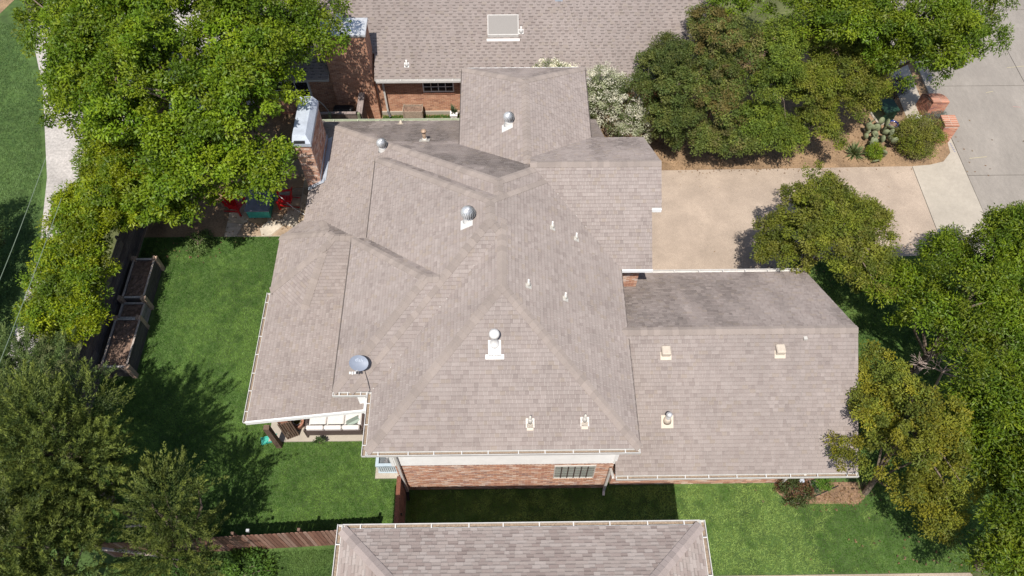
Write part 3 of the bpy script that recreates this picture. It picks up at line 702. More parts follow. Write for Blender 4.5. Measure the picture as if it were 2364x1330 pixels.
for x, y in ((-4.51, 27.38), (.77, 28.75)):
    z = tz(x, y); p = MB().lathe((x, y, z-.1), [(.04, 0), (.04, .36), (.025, .36)], 12).obj('vent_pipe', M_VENTW, H2, True)
    MB().lathe((x, y, z-.04), [(.13, 0), (.06, .14), (.045, .18)], 14).obj('boot', M_VENTW, p, True)
    MB().prism([(x-.11, y-.13), (x+.11, y-.13), (x+.11, y+.07), (x-.11, y+.07)], lambda a, b: tz(a, b)+.004, lambda a, b: tz(a, b)+.028).obj('flashing', M_VENTW, p)
z = tz(2.54, 30.1); MB().box(2.36, 30.0, z-.05, 2.72, 30.35, z+.2).obj('box_vent', M_CHASE, H2)
# ---------------------------------------------------------------- neighbour to the south (bottom of the picture)
H3 = thing('brick_house', (0, 0, 0), 'house with white-guttered hip roof cut off by the bottom edge', 'house')
roof3 = deck(SOUTH, H3)
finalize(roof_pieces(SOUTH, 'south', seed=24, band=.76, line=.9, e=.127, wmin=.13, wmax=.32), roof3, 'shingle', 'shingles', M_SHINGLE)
finalize(ridge_caps(SOUTH, 'south', roof3), roof3, 'ridge_cap', 'ridge_caps', M_SHINGLE)
MB().box(-4.1, -6, -.1, 4.75, 5.05, 5.9).obj('wall', M_BRICKWALL, H3)
gutter(H3, (-4.57, 5.55), (5.23, 5.55), 6.0, (0, 1), gap=.9, debris=1)
gutter(H3, (-4.58, -3.0), (-4.58, 5.68), 6.0, (-1, 0), gap=.9, debris=1)
gutter(H3, (5.24, -3.0), (5.24, 5.68), 6.0, (1, 0), gap=.9, debris=1)
# ---------------------------------------------------------------- fences
def wood(c, s=.15):
    k = random.uniform(1-s, 1+s); return tuple(v*k for v in c)
CED = [(.20, .105, .075), (.24, .14, .105), (.165, .085, .062), (.26, .165, .13)]
GRY = [(.13, .11, .10), (.165, .135, .122), (.11, .092, .086), (.19, .16, .14)]
# picket fence along the front of the rear yard
F1 = thing('picket_fence', (-9.5, 6.45, 0), 'long red-brown picket fence between the rear lawn and bottom house', 'fence')
x = -13.6
def fy_(x): return 6.29+(x+13.23)*.0425
while x < -4.7:
    b = MB(); b.cur = wood(random.choice(CED)); y = fy_(x); h = 1.80+random.uniform(-.025, .025); ln = random.uniform(-.006, .006)
    b.add([(x, y, 0), (x+.135, y, 0), (x+.135+ln, y, h-.05), (x+.105+ln, y, h), (x+.03+ln, y, h), (x+ln, y, h-.05),
           (x, y+.02, 0), (x+.135, y+.02, 0), (x+.135+ln, y+.02, h-.05), (x+.105+ln, y+.02, h), (x+.03+ln, y+.02, h), (x+ln, y+.02, h-.05)],
          [(0, 1, 2, 3, 4, 5), (11, 10, 9, 8, 7, 6)]+[(i, i+6, (i+1) % 6+6, (i+1) % 6) for i in range(6)])
    b.obj('picket', M_CEDAR, F1, cols=True); x += .141+random.choice((0, 0, 0, .006))
for z in (.35, 1.0, 1.55):
    b = MB(); b.cur = (.15, .09, .065); b.prism([(-13.6, fy_(-13.6)+.021), (-4.7, fy_(-4.7)+.021), (-4.7, fy_(-4.7)+.06), (-13.6, fy_(-13.6)+.06)], z, z+.085); b.obj('rail', M_CEDAR, F1, cols=True)
for k in range(5):
    x = -13.4+k*2.15; b = MB(); b.cur = (.16, .10, .075); b.box(x, fy_(x)+.061, 0, x+.09, fy_(x)+.15, 1.82); b.obj('post', M_CEDAR, F1, cols=True)
# short cross fence with gate running from the house corner
F2 = thing('wood_gate', (-3.7, 7.5, 0), 'short red-brown board gate from the house corner to the picket fence', 'gate')
y = 6.68
while y < 8.34:
    b = MB(); b.cur = wood((.21, .125, .10)); b.box(-3.70, y, .04, -3.68, y+.128, 1.78+random.uniform(-.012, .012)); b.obj('picket', M_CEDAR, F2, cols=True); y += .134
b = MB(); b.cur = (.17, .07, .045); b.box(-3.80, 6.66, 1.81, -3.66, 8.36, 1.85); b.obj('cap_rail', M_CEDAR, F2, cols=True)
for z in (.3, 1.5):
    b = MB(); b.cur = (.16, .08, .06); b.box(-3.75, 6.7, z, -3.701, 8.34, z+.09); b.obj('rail', M_CEDAR, F2, cols=True)
for yy in (6.64, 8.37):
    b = MB(); b.cur = (.17, .09, .07); b.box(-3.80, yy-.05, 0, -3.70, yy+.05, 1.80); b.obj('post', M_CEDAR, F2, cols=True)
b = MB(); b.box(-3.677, 7.25, 1.15, -3.63, 7.30, 1.32).obj('latch', M_DARK, F2)
# horizontal board fence down the left side
F3 = thing('board_fence', (-15.95, 14, 0), 'dark weathered horizontal board fence behind the raised planters', 'fence')
yb = [6.6, 9.0, 11.4, 13.8, 16.2, 18.6, 21.0, 23.4, 25.8]
for k in range(len(yb)-1):
    for j in range(11):
        b = MB(); b.cur = wood(random.choice(GRY), .2) if j else wood((.26, .20, .16))
        dx = random.uniform(-.006, .006)
        b.box(-15.96+dx, yb[k]+.004, .03+j*.162, -15.935+dx, yb[k+1]-.004, .03+j*.162+.154); b.obj('board', M_GREYWOOD, F3, cols=True)
for yy in yb:
    b = MB(); b.cur = (.10, .08, .07); b.box(-16.06, yy-.05, 0, -15.97, yy+.05, 1.85); b.obj('post', M_GREYWOOD, F3, cols=True)
# fence between the two houses
F4 = thing('wood_fence', (-7.7, 25.5, 0), 'grey weathered corner fence with flat cap between chimney and upper house', 'fence')
for (a, b_) in (((-9.4, 25.46), (-6.78, 25.60)), ((-6.86, 25.46), (-6.58, 26.85))):
    b = MB(); b.cur = (.26, .21, .19); b.box(a[0], a[1], 1.80, b_[0], b_[1], 1.85); b.obj('cap_rail', M_GREYWOOD, F4, cols=True)
x = -9.4
while x < -6.7:
    b = MB(); b.cur = wood((.17, .13, .11)); b.box(x, 25.5, 0, x+.13, 25.52, 1.79); b.obj('picket', M_CEDAR, F4, cols=True); x += .14
y = 25.55
while y < 26.8:
    b = MB(); b.cur = wood((.20, .14, .12)); b.box(-6.70, y, 0, -6.68, y+.13, 1.79); b.obj('picket', M_CEDAR, F4, cols=True); y += .14
for px, py in ((-8.05, 25.45), (-6.72, 25.45)):
    b = MB(); b.cur = (.18, .20, .12); b.box(px-.06, py-.12, 0, px+.06, py-.005, 1.95); b.obj('post', M_GREYWOOD, F4, cols=True)
# pointed arch trellis
at_ = MB(); pts = []
for s in (-1, 1):
    p = [(-8.62+s*.34*math.cos(t), 26.15, .02+1.1+.9*math.sin(t)) if False else (-8.62+s*.36*(1-(t/1.0)**1.8), 26.15, 1.05+.95*t) for t in [i/8 for i in range(9)]]
    p = [(-8.62+s*.36, 26.15, 0)]+p; at_.path(p, [.022]*len(p))
tag(at_.obj('garden_arch', mat('pale_metal', (.42, .42, .36), .5), origin=(-8.62, 26.15, 0)), 'thin pale pointed garden arch behind the grey metal chimney cap', 'arch')
# black grill standing in the shade beside the arch
T_ = thing('patio_grill', (-7.6, 26.3, 0), 'black covered grill in shade beside the wide brick chimney', 'grill')
MB().bbox(-8.15, 26.3, .35, -7.2, 26.75, 1.0, .05).obj('body', M_DARK, T_); MB().bbox(-8.15, 26.32, 1.0, -7.2, 26.75, 1.22, .08).obj('lid', M_DARK, T_)
for px in (-8.1, -7.3): MB().box(px, 26.35, 0, px+.06, 26.7, .37).obj('leg', M_DARK, T_)
# ---------------------------------------------------------------- raised planters by the fence
def planter(name, label, x0, x1, y0, y1, h, posts, wd=.035, group=None, pc=(.42, .30, .22), bc=(.115, .098, .092), rim=(.46, .39, .34)):
    t = thing(name, ((x0+x1)/2, (y0+y1)/2, 0), label, 'planter', group)
    n = 4; bh = h/n
    for j in range(n):
        for s in (0, 1):
            b = MB(); b.cur = wood(bc); xx = x0 if s == 0 else x1-wd; b.box(xx, y0, j*bh+.004, xx+wd, y1, (j+1)*bh-.004); b.obj('board', M_GREYWOOD, t, cols=True)
            b = MB(); b.cur = wood(bc); yy = y0 if s == 0 else y1-wd; b.box(x0+wd, yy, j*bh+.004, x1-wd, yy+wd, (j+1)*bh-.004); b.obj('board', M_GREYWOOD, t, cols=True)
    for a in ((x0-.015, y0+.05, x0+wd+.02, y1-.05), (x1-wd-.02, y0+.05, x1+.015, y1-.05)):
        b = MB(); b.cur = wood(rim); b.box(a[0], a[1], h, a[2], a[3], h+.028); b.obj('rim', M_GREYWOOD, t, cols=True)
    for a in ((x0, y0-.015, x1, y0+wd+.03), (x0, y1-wd-.03, x1, y1+.015)):
        b = MB(); b.cur = wood((.44, .40, .37)); b.box(a[0]+.08, a[1], h-.002, a[2]-.08, a[3], h+.026); b.obj('rim', M_GREYWOOD, t, cols=True)
    for px, py in posts:
        for q in range(2):
            b = MB(); b.cur = wood(pc); b.box(px-.09+q*.10, py-.09, 0, px-.09+q*.10+.085, py+.09, h+.10-.03*q); b.obj('post', M_CEDAR, t, cols=True)
    # soil with an uneven surface
    nx, ny = 6, max(6, int((y1-y0)*6)); V = []; F = []
    for j in range(ny+1):
        for i in range(nx+1): V.append((x0+wd+(x1-x0-2*wd)*i/nx, y0+wd+(y1-y0-2*wd)*j/ny, h-.10+random.uniform(-.035, .035)))
    for j in range(ny):
        for i in range(nx): F.append((j*(nx+1)+i, j*(nx+1)+i+1, (j+1)*(nx+1)+i+1, (j+1)*(nx+1)+i))
    mesh_obj('soil', V, F, M_SOIL, t)
    return t
planter('raised_planter', 'long raised timber planter with bare soil, the one nearest the patio', -15.62, -14.74, 16.28, 18.2, .8, [(-15.62, 18.2), (-14.74, 18.2), (-15.66, 16.25), (-14.74, 16.25)], group='planters along the fence')
planter('raised_planter', 'short low timber planter between the two long raised planters', -15.64, -14.72, 15.42, 16.15, .62, [], group='planters along the fence', bc=(.30, .26, .24))
planter('raised_planter', 'long raised timber planter with bare soil, nearest the feathery junipers', -15.62, -14.62, 13.15, 15.3, .8, [(-15.64, 15.33), (-14.70, 15.33), (-15.6, 13.15), (-14.60, 13.15)], group='planters along the fence')
# raised bed and pot beside the upper house
t = thing('raised_planter', (-4.45, 26.85, 0), 'weathered grey standing planter against the upper brick wall', 'planter')
for q in (((-4.93, 26.6, .38), (-3.97, 26.63, .8)), ((-4.93, 27.07, .38), (-3.97, 27.1, .8)), ((-4.93, 26.63, .38), (-4.9, 27.07, .8)), ((-4.0, 26.63, .38), (-3.97, 27.07, .8))):
    b = MB(); b.cur = wood((.33, .26, .20)); b.box(*q[0], *q[1]); b.obj('board', M_GREYWOOD, t, cols=True)
for px, py in ((-4.9, 26.58), (-4.04, 26.58), (-4.9, 27.06), (-4.04, 27.06)):
    b = MB(); b.cur = (.28, .22, .17); b.box(px, py, 0, px+.06, py+.06, .82); b.obj('leg', M_GREYWOOD, t, cols=True)
MB().box(-4.9, 26.63, .55, -4.0, 27.07, .70).obj('soil', M_SOIL, t)
t = thing('lattice_pot', (-2.5, 26.85, 0), 'square white lattice pot with spiky plant by the upper wall', 'pot')
MB().bbox(-2.66, 26.7, 0, -2.34, 27.0, .42, .015).obj('pot', M_TRIM, t)
lt = MB()
for s in (-1, 1): lt.add([(-2.5-.14*s, 26.694, .05), (-2.5-.12*s, 26.694, .05), (-2.5+.14*s, 26.694, .38), (-2.5+.12*s, 26.694, .38)], [(0, 1, 2, 3)])
lt.box(-2.68, 26.68, .40, -2.32, 27.02, .45).obj('lattice', M_WHITE, t)
# ---------------------------------------------------------------- leaves, trees, shrubs, grass
LEAVES = 0
def leaf_mesh(name, P, A, Nn, L, Wd, C, m, parent):
    """one four-cornered folded leaf per point: P base, A axis, Nn normal"""
    global LEAVES
    n = len(P); LEAVES += n
    A = A/np.linalg.norm(A, axis=1, keepdims=True); Bv = np.cross(Nn, A); Bv /= np.linalg.norm(Bv, axis=1, keepdims=True)+1e-9
    Nn = np.cross(A, Bv); L = L[:, None]; Wd = Wd[:, None]
    if L.mean() < .105:                          # small leaves: one triangle each
        V = np.empty((n, 3, 3)); V[:, 0] = P+Bv*Wd*.5; V[:, 1] = P+A*L; V[:, 2] = P-Bv*Wd*.5+Nn*Wd*.3; k = 3
    else:
      k = 4; V = np.empty((n, 4, 3)); V[:, 0] = P; V[:, 1] = P+A*L*.45+Bv*Wd*.5+Nn*Wd*.18; V[:, 2] = P+A*L-Nn*L*.12; V[:, 3] = P+A*L*.45-Bv*Wd*.5+Nn*Wd*.18
    base = wloc(parent); V = V.reshape(-1, 3)-np.array(base)
    me = bpy.data.meshes.new(name); me.vertices.add(k*n); me.vertices.foreach_set('co', V.astype(np.float32).ravel())
    me.loops.add(k*n); me.loops.foreach_set('vertex_index', np.arange(k*n, dtype=np.int32))
    me.polygons.add(n); me.polygons.foreach_set('loop_start', np.arange(0, k*n, k, dtype=np.int32))
    a = me.color_attributes.new('Col', 'FLOAT_COLOR', 'POINT'); CC = np.ones((n, k, 4), np.float32); CC[:, :, :3] = C[:, None, :]
    a.data.foreach_set('color', CC.ravel()); me.materials.append(m); me.update(); me.validate()
    o = bpy.data.objects.new(name, me); return link(o, parent)
def unit(rg, n):
    v = rg.normal(size=(n, 3)); return v/np.linalg.norm(v, axis=1, keepdims=True)
def crown(parent, seed, lobes, nclump, per, L, Wd, cr, pal, m, mode='leaf', shell=.55, up=.55, flat=.75, low=-.25, name='crown', tip=None, bough=None):
    rg = np.random.default_rng(seed); lob = np.array([l[:6] for l in lobes], float)
    wts = np.array([l[3]*l[4]+l[4]*l[5]+l[3]*l[5] for l in lobes]); wts /= wts.sum()
    pick = rg.choice(len(lob), nclump*3, p=wts); d = unit(rg, nclump*3); keep = d[:, 2] > low-.3*rg.random(nclump*3)
    pick, d = pick[keep][:nclump], d[keep][:nclump]; n = len(pick)
    if bough:                                   # cauliflower: most clumps sit on the upper sides of boughs
        nb = max(4, int(bough[0])); bp = rg.choice(len(lob), nb*3, p=wts); bd = unit(rg, nb*3); kb = bd[:, 2] > -.25; bp, bd = bp[kb][:nb], bd[kb][:nb]; nb = len(bp)
        bc = lob[bp, :3]+bd*lob[bp, 3:6]*(.62+.3*rg.random(nb))[:, None]; br = bough[1]*(.65+.7*rg.random(nb))
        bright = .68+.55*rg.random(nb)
        w2 = br**2/(br**2).sum(); q = rg.choice(nb, n, p=w2); dd = unit(rg, n); dd = np.where((dd[:, 2] < -.15)[:, None], -dd, dd)
        outer = rg.random(n) < .84
        cb_ = bc[q]+dd*(br[q]*(.72+.28*rg.random(n)))[:, None]*np.array([1, 1, .8])
        ci = lob[pick, :3]+d*lob[pick, 3:6]*(.25+.5*rg.random(n))[:, None]
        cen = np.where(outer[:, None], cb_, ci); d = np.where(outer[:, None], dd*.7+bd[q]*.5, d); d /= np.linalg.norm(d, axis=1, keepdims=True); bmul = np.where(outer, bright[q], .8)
    else:
        rf = shell+(1-shell)*rg.random(n)**.6
        cen = lob[pick, :3]+d*lob[pick, 3:6]*rf[:, None]; bmul = np.ones(n)
    # drop clumps buried deep inside another lobe
    ins = np.zeros(n, bool)
    for k in range(len(lob)):
        q = (((cen-lob[k, :3])/lob[k, 3:6])**2).sum(1); ins |= (q < (shell*.8)**2) & (pick != k)
    if bough: ins[:] = False
    cen, d, pick, bmul = cen[~ins], d[~ins], pick[~ins], bmul[~ins]; n = len(cen)
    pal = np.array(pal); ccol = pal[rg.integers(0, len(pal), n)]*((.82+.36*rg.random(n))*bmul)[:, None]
    cnt = np.maximum(8, (per*(.5+rg.random(n))).astype(int)); idx = np.repeat(np.arange(n), cnt); N = len(idx)
    csz = cr*(.65+.7*rg.random(n))
    if mode == 'leaf':
        o = unit(rg, N); rr = rg.random(N)**.45; off = o*(rr*csz[idx])[:, None]; off[:, 2] *= flat
        P = cen[idx]+off
        Nn = o*.5+d[idx]*.45+np.array([0, 0, up])+rg.normal(size=(N, 3))*.45
        A = o*.7+d[idx]*.3+rg.normal(size=(N, 3))*.6; A[:, 2] -= .25
    else:  # plume: feathery sprays pointing outwards and up
        dirn = d*np.array([1, 1, .5])+np.array([0, 0, .45])+rg.normal(size=(n, 3))*.28; dirn /= np.linalg.norm(dirn, axis=1, keepdims=True)
        t = rg.random(N)**.8; lat = unit(rg, N); lat -= (lat*dirn[idx]).sum(1, keepdims=True)*dirn[idx]
        length = csz*2.1
        P = cen[idx]+dirn[idx]*(t*length[idx])[:, None]+lat*((.30*(1-t)**.8+.02)*csz[idx])[:, None]
        A = dirn[idx]*1.0+lat*.75+rg.normal(size=(N, 3))*.2; Nn = np.array([0, 0, .8])+rg.normal(size=(N, 3))*.6+d[idx]*.3
        if tip is not None:
            tt = t[:, None]**1.6; ccol = ccol[idx]*(1-tt)+np.array(tip)*tt*bmul[idx][:, None]; idx2 = None
    C = (ccol[idx] if (mode == 'leaf' or tip is None) else ccol)*(.80+.40*rg.random(N))[:, None]
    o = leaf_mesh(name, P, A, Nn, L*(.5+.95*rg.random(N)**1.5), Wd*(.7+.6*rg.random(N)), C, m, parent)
    return o, cen
def trunk(parent, base, top, r, cen, seed, nl=14, m=None):
    rg = np.random.default_rng(seed); b = MB(); p0, p1 = Vector(base), Vector(top)
    pts = [p0+(p1-p0)*t+Vector((rg.normal()*.08, rg.normal()*.08, 0))*(t > 0) for t in (0, .3, .6, 1)]; b.path(pts, [r, r*.8, r*.68, r*.5], 8)
    for c in cen[rg.choice(len(cen), min(nl, len(cen)), replace=False)]:
        s = pts[rg.integers(1, 4)]; c = Vector(c); mid = (s+c)/2+Vector((rg.normal()*.2, rg.normal()*.2, .25))
        b.path([s, mid, c], [r*.38, r*.24, r*.07], 5)
    return b.obj('trunk', m or M_BARK, parent)
def tree(name, label, base, lobes, n, per, L, Wd, cr, pal, seed, cat='tree', m=M_LEAF, r=.16, group=None, limb=14, bark=None, **kw):
    t = thing(name, base, label, cat, group); o, cen = crown(t, seed, lobes, n, per, L, Wd, cr, pal, m, **kw)
    l0 = lobes[0]; trunk(t, base, (l0[0], l0[1], l0[2]), r, cen, seed, limb, bark)
    return t
GREEN = [(.128, .202, .009), (.162, .232, .010), (.100, .170, .009), (.182, .236, .011)]
YELLOWG = [(.190, .238, .008), (.215, .250, .008), (.142, .205, .010), (.11, .18, .012)]
OLIVE = [(.132, .155, .014), (.160, .172, .018), (.105, .130, .016), (.165, .165, .026)]
OLIVE2 = [(.108, .138, .028), (.086, .118, .024), (.135, .158, .030), (.140, .130, .040)]
GOLD = [(.168, .172, .016), (.142, .158, .018), (.115, .142, .018), (.195, .180, .014)]
OAK = [(.118, .182, .010), (.092, .152, .010), (.145, .20, .010), (.165, .208, .012)]
JUN = [(.046, .074, .016), (.060, .086, .018), (.038, .062, .016)]
def lb(*a): return list(a)
# upper-left broadleaf trees
tree('shade_tree', 'broad bright green shade tree filling the upper left corner', (-15.6, 25.0, 0),
     [lb(-14.7, 24.2, 6.8, 2.3, 2.2, 1.9), lb(-16.6, 23.9, 5.6, 1.3, 1.6, 1.4), lb(-17.9, 26.6, 5.8, 1.3, 1.6, 1.4), lb(-19.6, 27.9, 5.5, 1.2, 1.4, 1.2), lb(-13.2, 20.3, 5.8, 1.9, 1.7, 1.5), lb(-15.6, 21.6, 5.2, 1.6, 1.5, 1.4), lb(-16.3, 26.8, 6.4, 2.0, 2.0, 1.7), lb(-13.6, 27.0, 7.2, 2.2, 1.8, 1.7)], 1000, 125, .135, .070, .37, GREEN, 101, r=.26, limb=26, bough=(85, .95))
tree('shade_tree', 'bright green shade tree overhanging the patio beside the grey chimney cap', (-11.3, 22.9, 0),
     [lb(-10.4, 21.6, 6.3, 2.2, 2.0, 1.8), lb(-9.7, 19.3, 4.8, 1.2, 1.0, 1.0), lb(-11.4, 19.3, 5.2, 1.8, 1.4, 1.4), lb(-12.7, 18.5, 4.1, 1.1, .8, .9), lb(-9.4, 22.9, 6.4, 1.5, 1.6, 1.5), lb(-12.6, 22.2, 7.2, 2.2, 2.0, 1.8), lb(-8.5, 25.4, 6.0, 1.2, 1.4, 1.3), lb(-10.4, 24.8, 7.0, 2.0, 1.8, 1.6), lb(-8.3, 26.8, 6.3, 1.3, 1.2, 1.2), lb(-10.8, 27.2, 7.2, 2.0, 1.6, 1.5)], 1050, 120, .135, .070, .35, GREEN, 102, r=.24, limb=26, bough=(95, .88))
# yellow-green trees along the alley fence
for k, (lab, base, lobes, nn) in enumerate((
    ('yellow-green tree over the fence, the farthest from the junipers', (-15.2, 20.9, 0), [lb(-15.0, 19.2, 4.1, 1.5, 1.3, 1.2), lb(-13.6, 18.7, 3.7, 1.1, .9, .9), lb(-15.6, 20.6, 4.1, 1.1, 1.3, 1.2), lb(-14.6, 18.2, 3.7, .9, .8, .9)], 520),
    ('wide yellow-green tree over the fence above the upper long planter', (-16.9, 17.4, 0), [lb(-15.9, 17.3, 3.6, 1.2, 1.3, 1.2), lb(-16.3, 18.4, 3.5, 1.0, 1.2, 1.1), lb(-16.3, 16.3, 3.2, 1.1, 1.0, 1.1)], 460),
    ('golden-green tree leaning over the fence beside the lower long planter', (-16.9, 14.6, 0), [lb(-16.2, 15.3, 3.3, 1.1, 1.1, 1.1), lb(-15.9, 14.5, 3.1, .9, .8, .9), lb(-16.3, 13.9, 2.9, 1.1, .9, 1.0)], 440))):
    tree('fence_tree', lab, base, lobes, nn, 125, .10, .055, .28, YELLOWG, 110+k, r=.10, bough=(34, .55), group='trees over the left fence')
tree('shade_tree', 'dark shaded tree at the left edge beyond the alley', (-21.6, 16.5, 0), [lb(-21.4, 17.4, 2.0, .9, 2.0, 1.4), lb(-21.1, 14.4, 1.9, .9, 1.8, 1.4), lb(-22.4, 19.4, 2.4, 1.0, 1.3, 1.4), lb(-22.6, 16.4, 3.4, 1.2, 2.0, 1.5)], 340, 100, .10, .06, .34, [(.030, .052, .012), (.040, .062, .014)], 115, r=.15)
# junipers lower left
for k, (lab, base, lobes, nn, pal, tp) in enumerate((
    ('light green feathery juniper beside the end of the board fence', (-16.6, 11.0, 0), [lb(-15.9, 11.2, 3.1, 1.6, 1.5, 1.4), lb(-16.8, 10.2, 3.2, 1.6, 1.4, 1.4), lb(-17.2, 12.2, 2.8, 1.2, 1.1, 1.2)], 620, [(.060, .105, .030), (.075, .12, .03)], (.125, .165, .05)),
    ('largest olive feathery juniper in the lower left', (-13.2, 7.6, 0), [lb(-13.5, 8.0, 5.0, 1.7, 1.9, 2.3), lb(-12.7, 7.6, 4.0, .9, 1.2, 1.5), lb(-14.5, 9.0, 4.2, 1.4, 1.4, 1.6)], 1150, JUN, (.150, .178, .032)),
    ('olive feathery juniper cut off by the lower left corner', (-14.0, 5.2, 0), [lb(-13.7, 5.6, 4.8, 1.5, 1.5, 2.2), lb(-12.9, 4.5, 4.2, 1.0, .9, 1.6)], 640, JUN, (.145, .172, .032)),
    ('slender olive juniper rising over the picket fence', (-10.4, 6.0, 0), [lb(-10.35, 6.6, 3.6, .6, .7, 1.9), lb(-10.2, 5.7, 2.4, .6, .5, 1.1)], 300, JUN, (.155, .182, .035)))):
    tree('juniper', lab, base, lobes, nn, 105, .085, .030, .40, pal, 130+k, m=M_LEAFD, r=.13, mode='plume', tip=tp, shell=.35, low=-.5, bough=(nn/20, .66))
# crape myrtles beside the drive
for k, (lab, base, lobes, nn, pal) in enumerate((
    ('dark olive crape myrtle right beside the white-flowered shrub', (7.4, 25.4, 0), [lb(7.1, 25.6, 3.4, 1.3, 1.4, 1.6), lb(7.3, 24.5, 2.2, 1.2, .9, 1.0), lb(7.4, 26.8, 3.4, 1.1, 1.0, 1.2), lb(7.8, 23.95, 1.6, .8, .5, .75)], 540, [(.080, .105, .022), (.066, .092, .020), (.105, .118, .026)]),
    ('tallest crape myrtle with rusty leaf tips beside the skylit roof', (9.8, 25.9, 0), [lb(9.6, 26.2, 4.3, 1.5, 1.5, 1.5), lb(9.4, 24.6, 2.9, 1.2, .8, 1.0), lb(9.2, 27.4, 4.4, 1.4, 1.1, 1.1), lb(9.3, 25.6, 3.2, 1.2, .9, 1.1)], 620, OLIVE2+[(.135, .105, .03)]),
    ('olive crape myrtle in the middle of the row along the drive', (12.0, 25.1, 0), [lb(11.8, 25.4, 3.9, 1.25, 1.4, 1.4), lb(11.9, 24.0, 2.2, 1.4, .8, 1.0), lb(12.0, 26.8, 4.4, 1.1, 1.0, 1.0), lb(12.2, 23.75, 1.9, 1.0, .5, .75), lb(11.0, 24.2, 2.4, .9, .7, .8)], 640, [(.125, .172, .018), (.150, .185, .020), (.100, .145, .018)]),
    ('olive brown crape myrtle nearest the green utility box', (15.0, 25.9, 0), [lb(14.9, 26.0, 3.9, 1.6, 1.6, 1.6), lb(13.9, 24.5, 2.4, 1.4, .9, 1.0), lb(15.9, 25.0, 2.9, 1.2, .9, 1.0), lb(16.1, 26.6, 3.6, 1.1, 1.1, 1.1), lb(14.0, 27.2, 4.3, 1.2, 1.0, 1.0), lb(14.3, 23.85, 1.9, 1.1, .5, .8), lb(13.3, 25.6, 3.4, 1.2, 1.0, 1.1)], 960, OLIVE),
    ('low bushy crape myrtle leaning out over the drive edge', (10.2, 24.3, 0), [lb(10.4, 23.7, 1.7, 1.0, .55, .8), lb(9.3, 23.75, 1.6, .8, .5, .75)], 260, OLIVE2))):
    tree('crape_myrtle', lab, base, lobes, nn, 120, .085, .052, .26, pal, 150+k, m=M_LEAFD, r=.07, bough=(42, .58), group='crape myrtles along the drive', limb=18)
tree('shade_tree', 'bright green street tree in the upper right corner by the road', (18.2, 28.0, 0),
     [lb(17.4, 26.4, 5.8, 2.2, 2.0, 1.7), lb(14.9, 27.0, 5.6, 1.8, 1.6, 1.4), lb(16.7, 25.2, 4.9, 1.3, 1.1, 1.0), lb(18.4, 25.1, 4.6, 1.3, 1.0, 1.0), lb(19.8, 26.1, 5.0, 1.4, 1.4, 1.2), lb(12.9, 27.6, 6.0, 1.6, 1.3, 1.3), lb(19.2, 28.2, 6.0, 2.2, 1.8, 1.5), lb(16.0, 29.5, 6.4, 2.0, 1.6, 1.5), lb(12.2, 30.0, 5.8, 1.8, 1.5, 1.4), lb(10.8, 29.3, 5.0, 1.2, 1.1, 1.2)], 1050, 110, .13, .056, .33, OAK, 170, r=.24, limb=24, bough=(90, .8))
tree('drive_tree', 'olive green tree standing alone at the edge of the drive', (12.4, 17.4, 0),
     [lb(12.2, 17.2, 3.6, 1.9, 1.6, 1.4), lb(10.8, 16.9, 2.9, .9, .9, .9), lb(12.2, 18.9, 3.4, 1.6, 1.0, .9), lb(13.7, 17.6, 3.2, 1.1, 1.4, 1.1), lb(13.2, 15.8, 3.1, 1.5, 1.1, 1.1), lb(10.1, 17.2, 2.8, .6, .6, .5), lb(13.9, 18.9, 3.0, .6, .5, .5)], 660, 120, .085, .050, .25, OLIVE, 180, m=M_LEAFD, r=.12, limb=20, bough=(56, .55))
tree('drive_tree', 'golden yellow tree overhanging the right end of the low roof', (12.8, 8.2, 0),
     [lb(12.7, 9.0, 4.3, 1.5, 1.5, 1.3), lb(12.2, 10.9, 3.8, .9, 1.0, .9), lb(11.5, 8.2, 3.5, .9, .8, .8), lb(13.5, 7.5, 3.5, 1.2, 1.0, 1.0), lb(13.4, 6.7, 2.7, .7, .7, .8), lb(12.0, 9.8, 3.8, .8, .7, .7)], 520, 120, .08, .046, .25, GOLD, 181, m=M_LEAFD, r=.12, limb=20, bough=(48, .52))
# green oaks at the right edge
for k, (lab, base, lobes, nn) in enumerate((
    ('glossy green oak at the right edge beside the pale apron', (18.2, 15.6, 0), [lb(18.2, 15.2, 4.8, 1.4, 1.4, 1.4), lb(16.9, 15.8, 3.4, 1.0, .8, .9), lb(18.7, 16.4, 4.2, .9, .7, .8)], 380),
    ('glossy green oak behind the golden tree, above the dry twigs', (15.9, 12.9, 0), [lb(15.6, 13.2, 4.4, 1.6, 1.5, 1.5), lb(14.7, 14.3, 3.5, .9, .9, .9), lb(17.4, 13.2, 4.8, 1.4, 1.4, 1.3)], 430),
    ('glossy green oak right of the golden tree, below the dry twigs', (15.8, 9.2, 0), [lb(15.4, 9.6, 4.6, 1.5, 1.4, 1.4), lb(16.7, 10.4, 4.8, 1.2, 1.2, 1.2), lb(15.0, 8.4, 4.0, .9, .9, .9)], 400),
    ('glossy green oak in the lower right corner above the side path', (16.0, 5.6, 0), [lb(15.3, 6.0, 4.4, 1.5, 1.3, 1.4), lb(16.2, 7.4, 4.8, 1.3, 1.1, 1.2), lb(14.7, 5.0, 3.8, 1.0, .9, 1.0)], 420))):
    tree('oak_tree', lab, base, lobes, nn, 110, .13, .042, .32, OAK, 190+k, r=.18, group='oaks on the right', limb=18, bough=(38, .72))
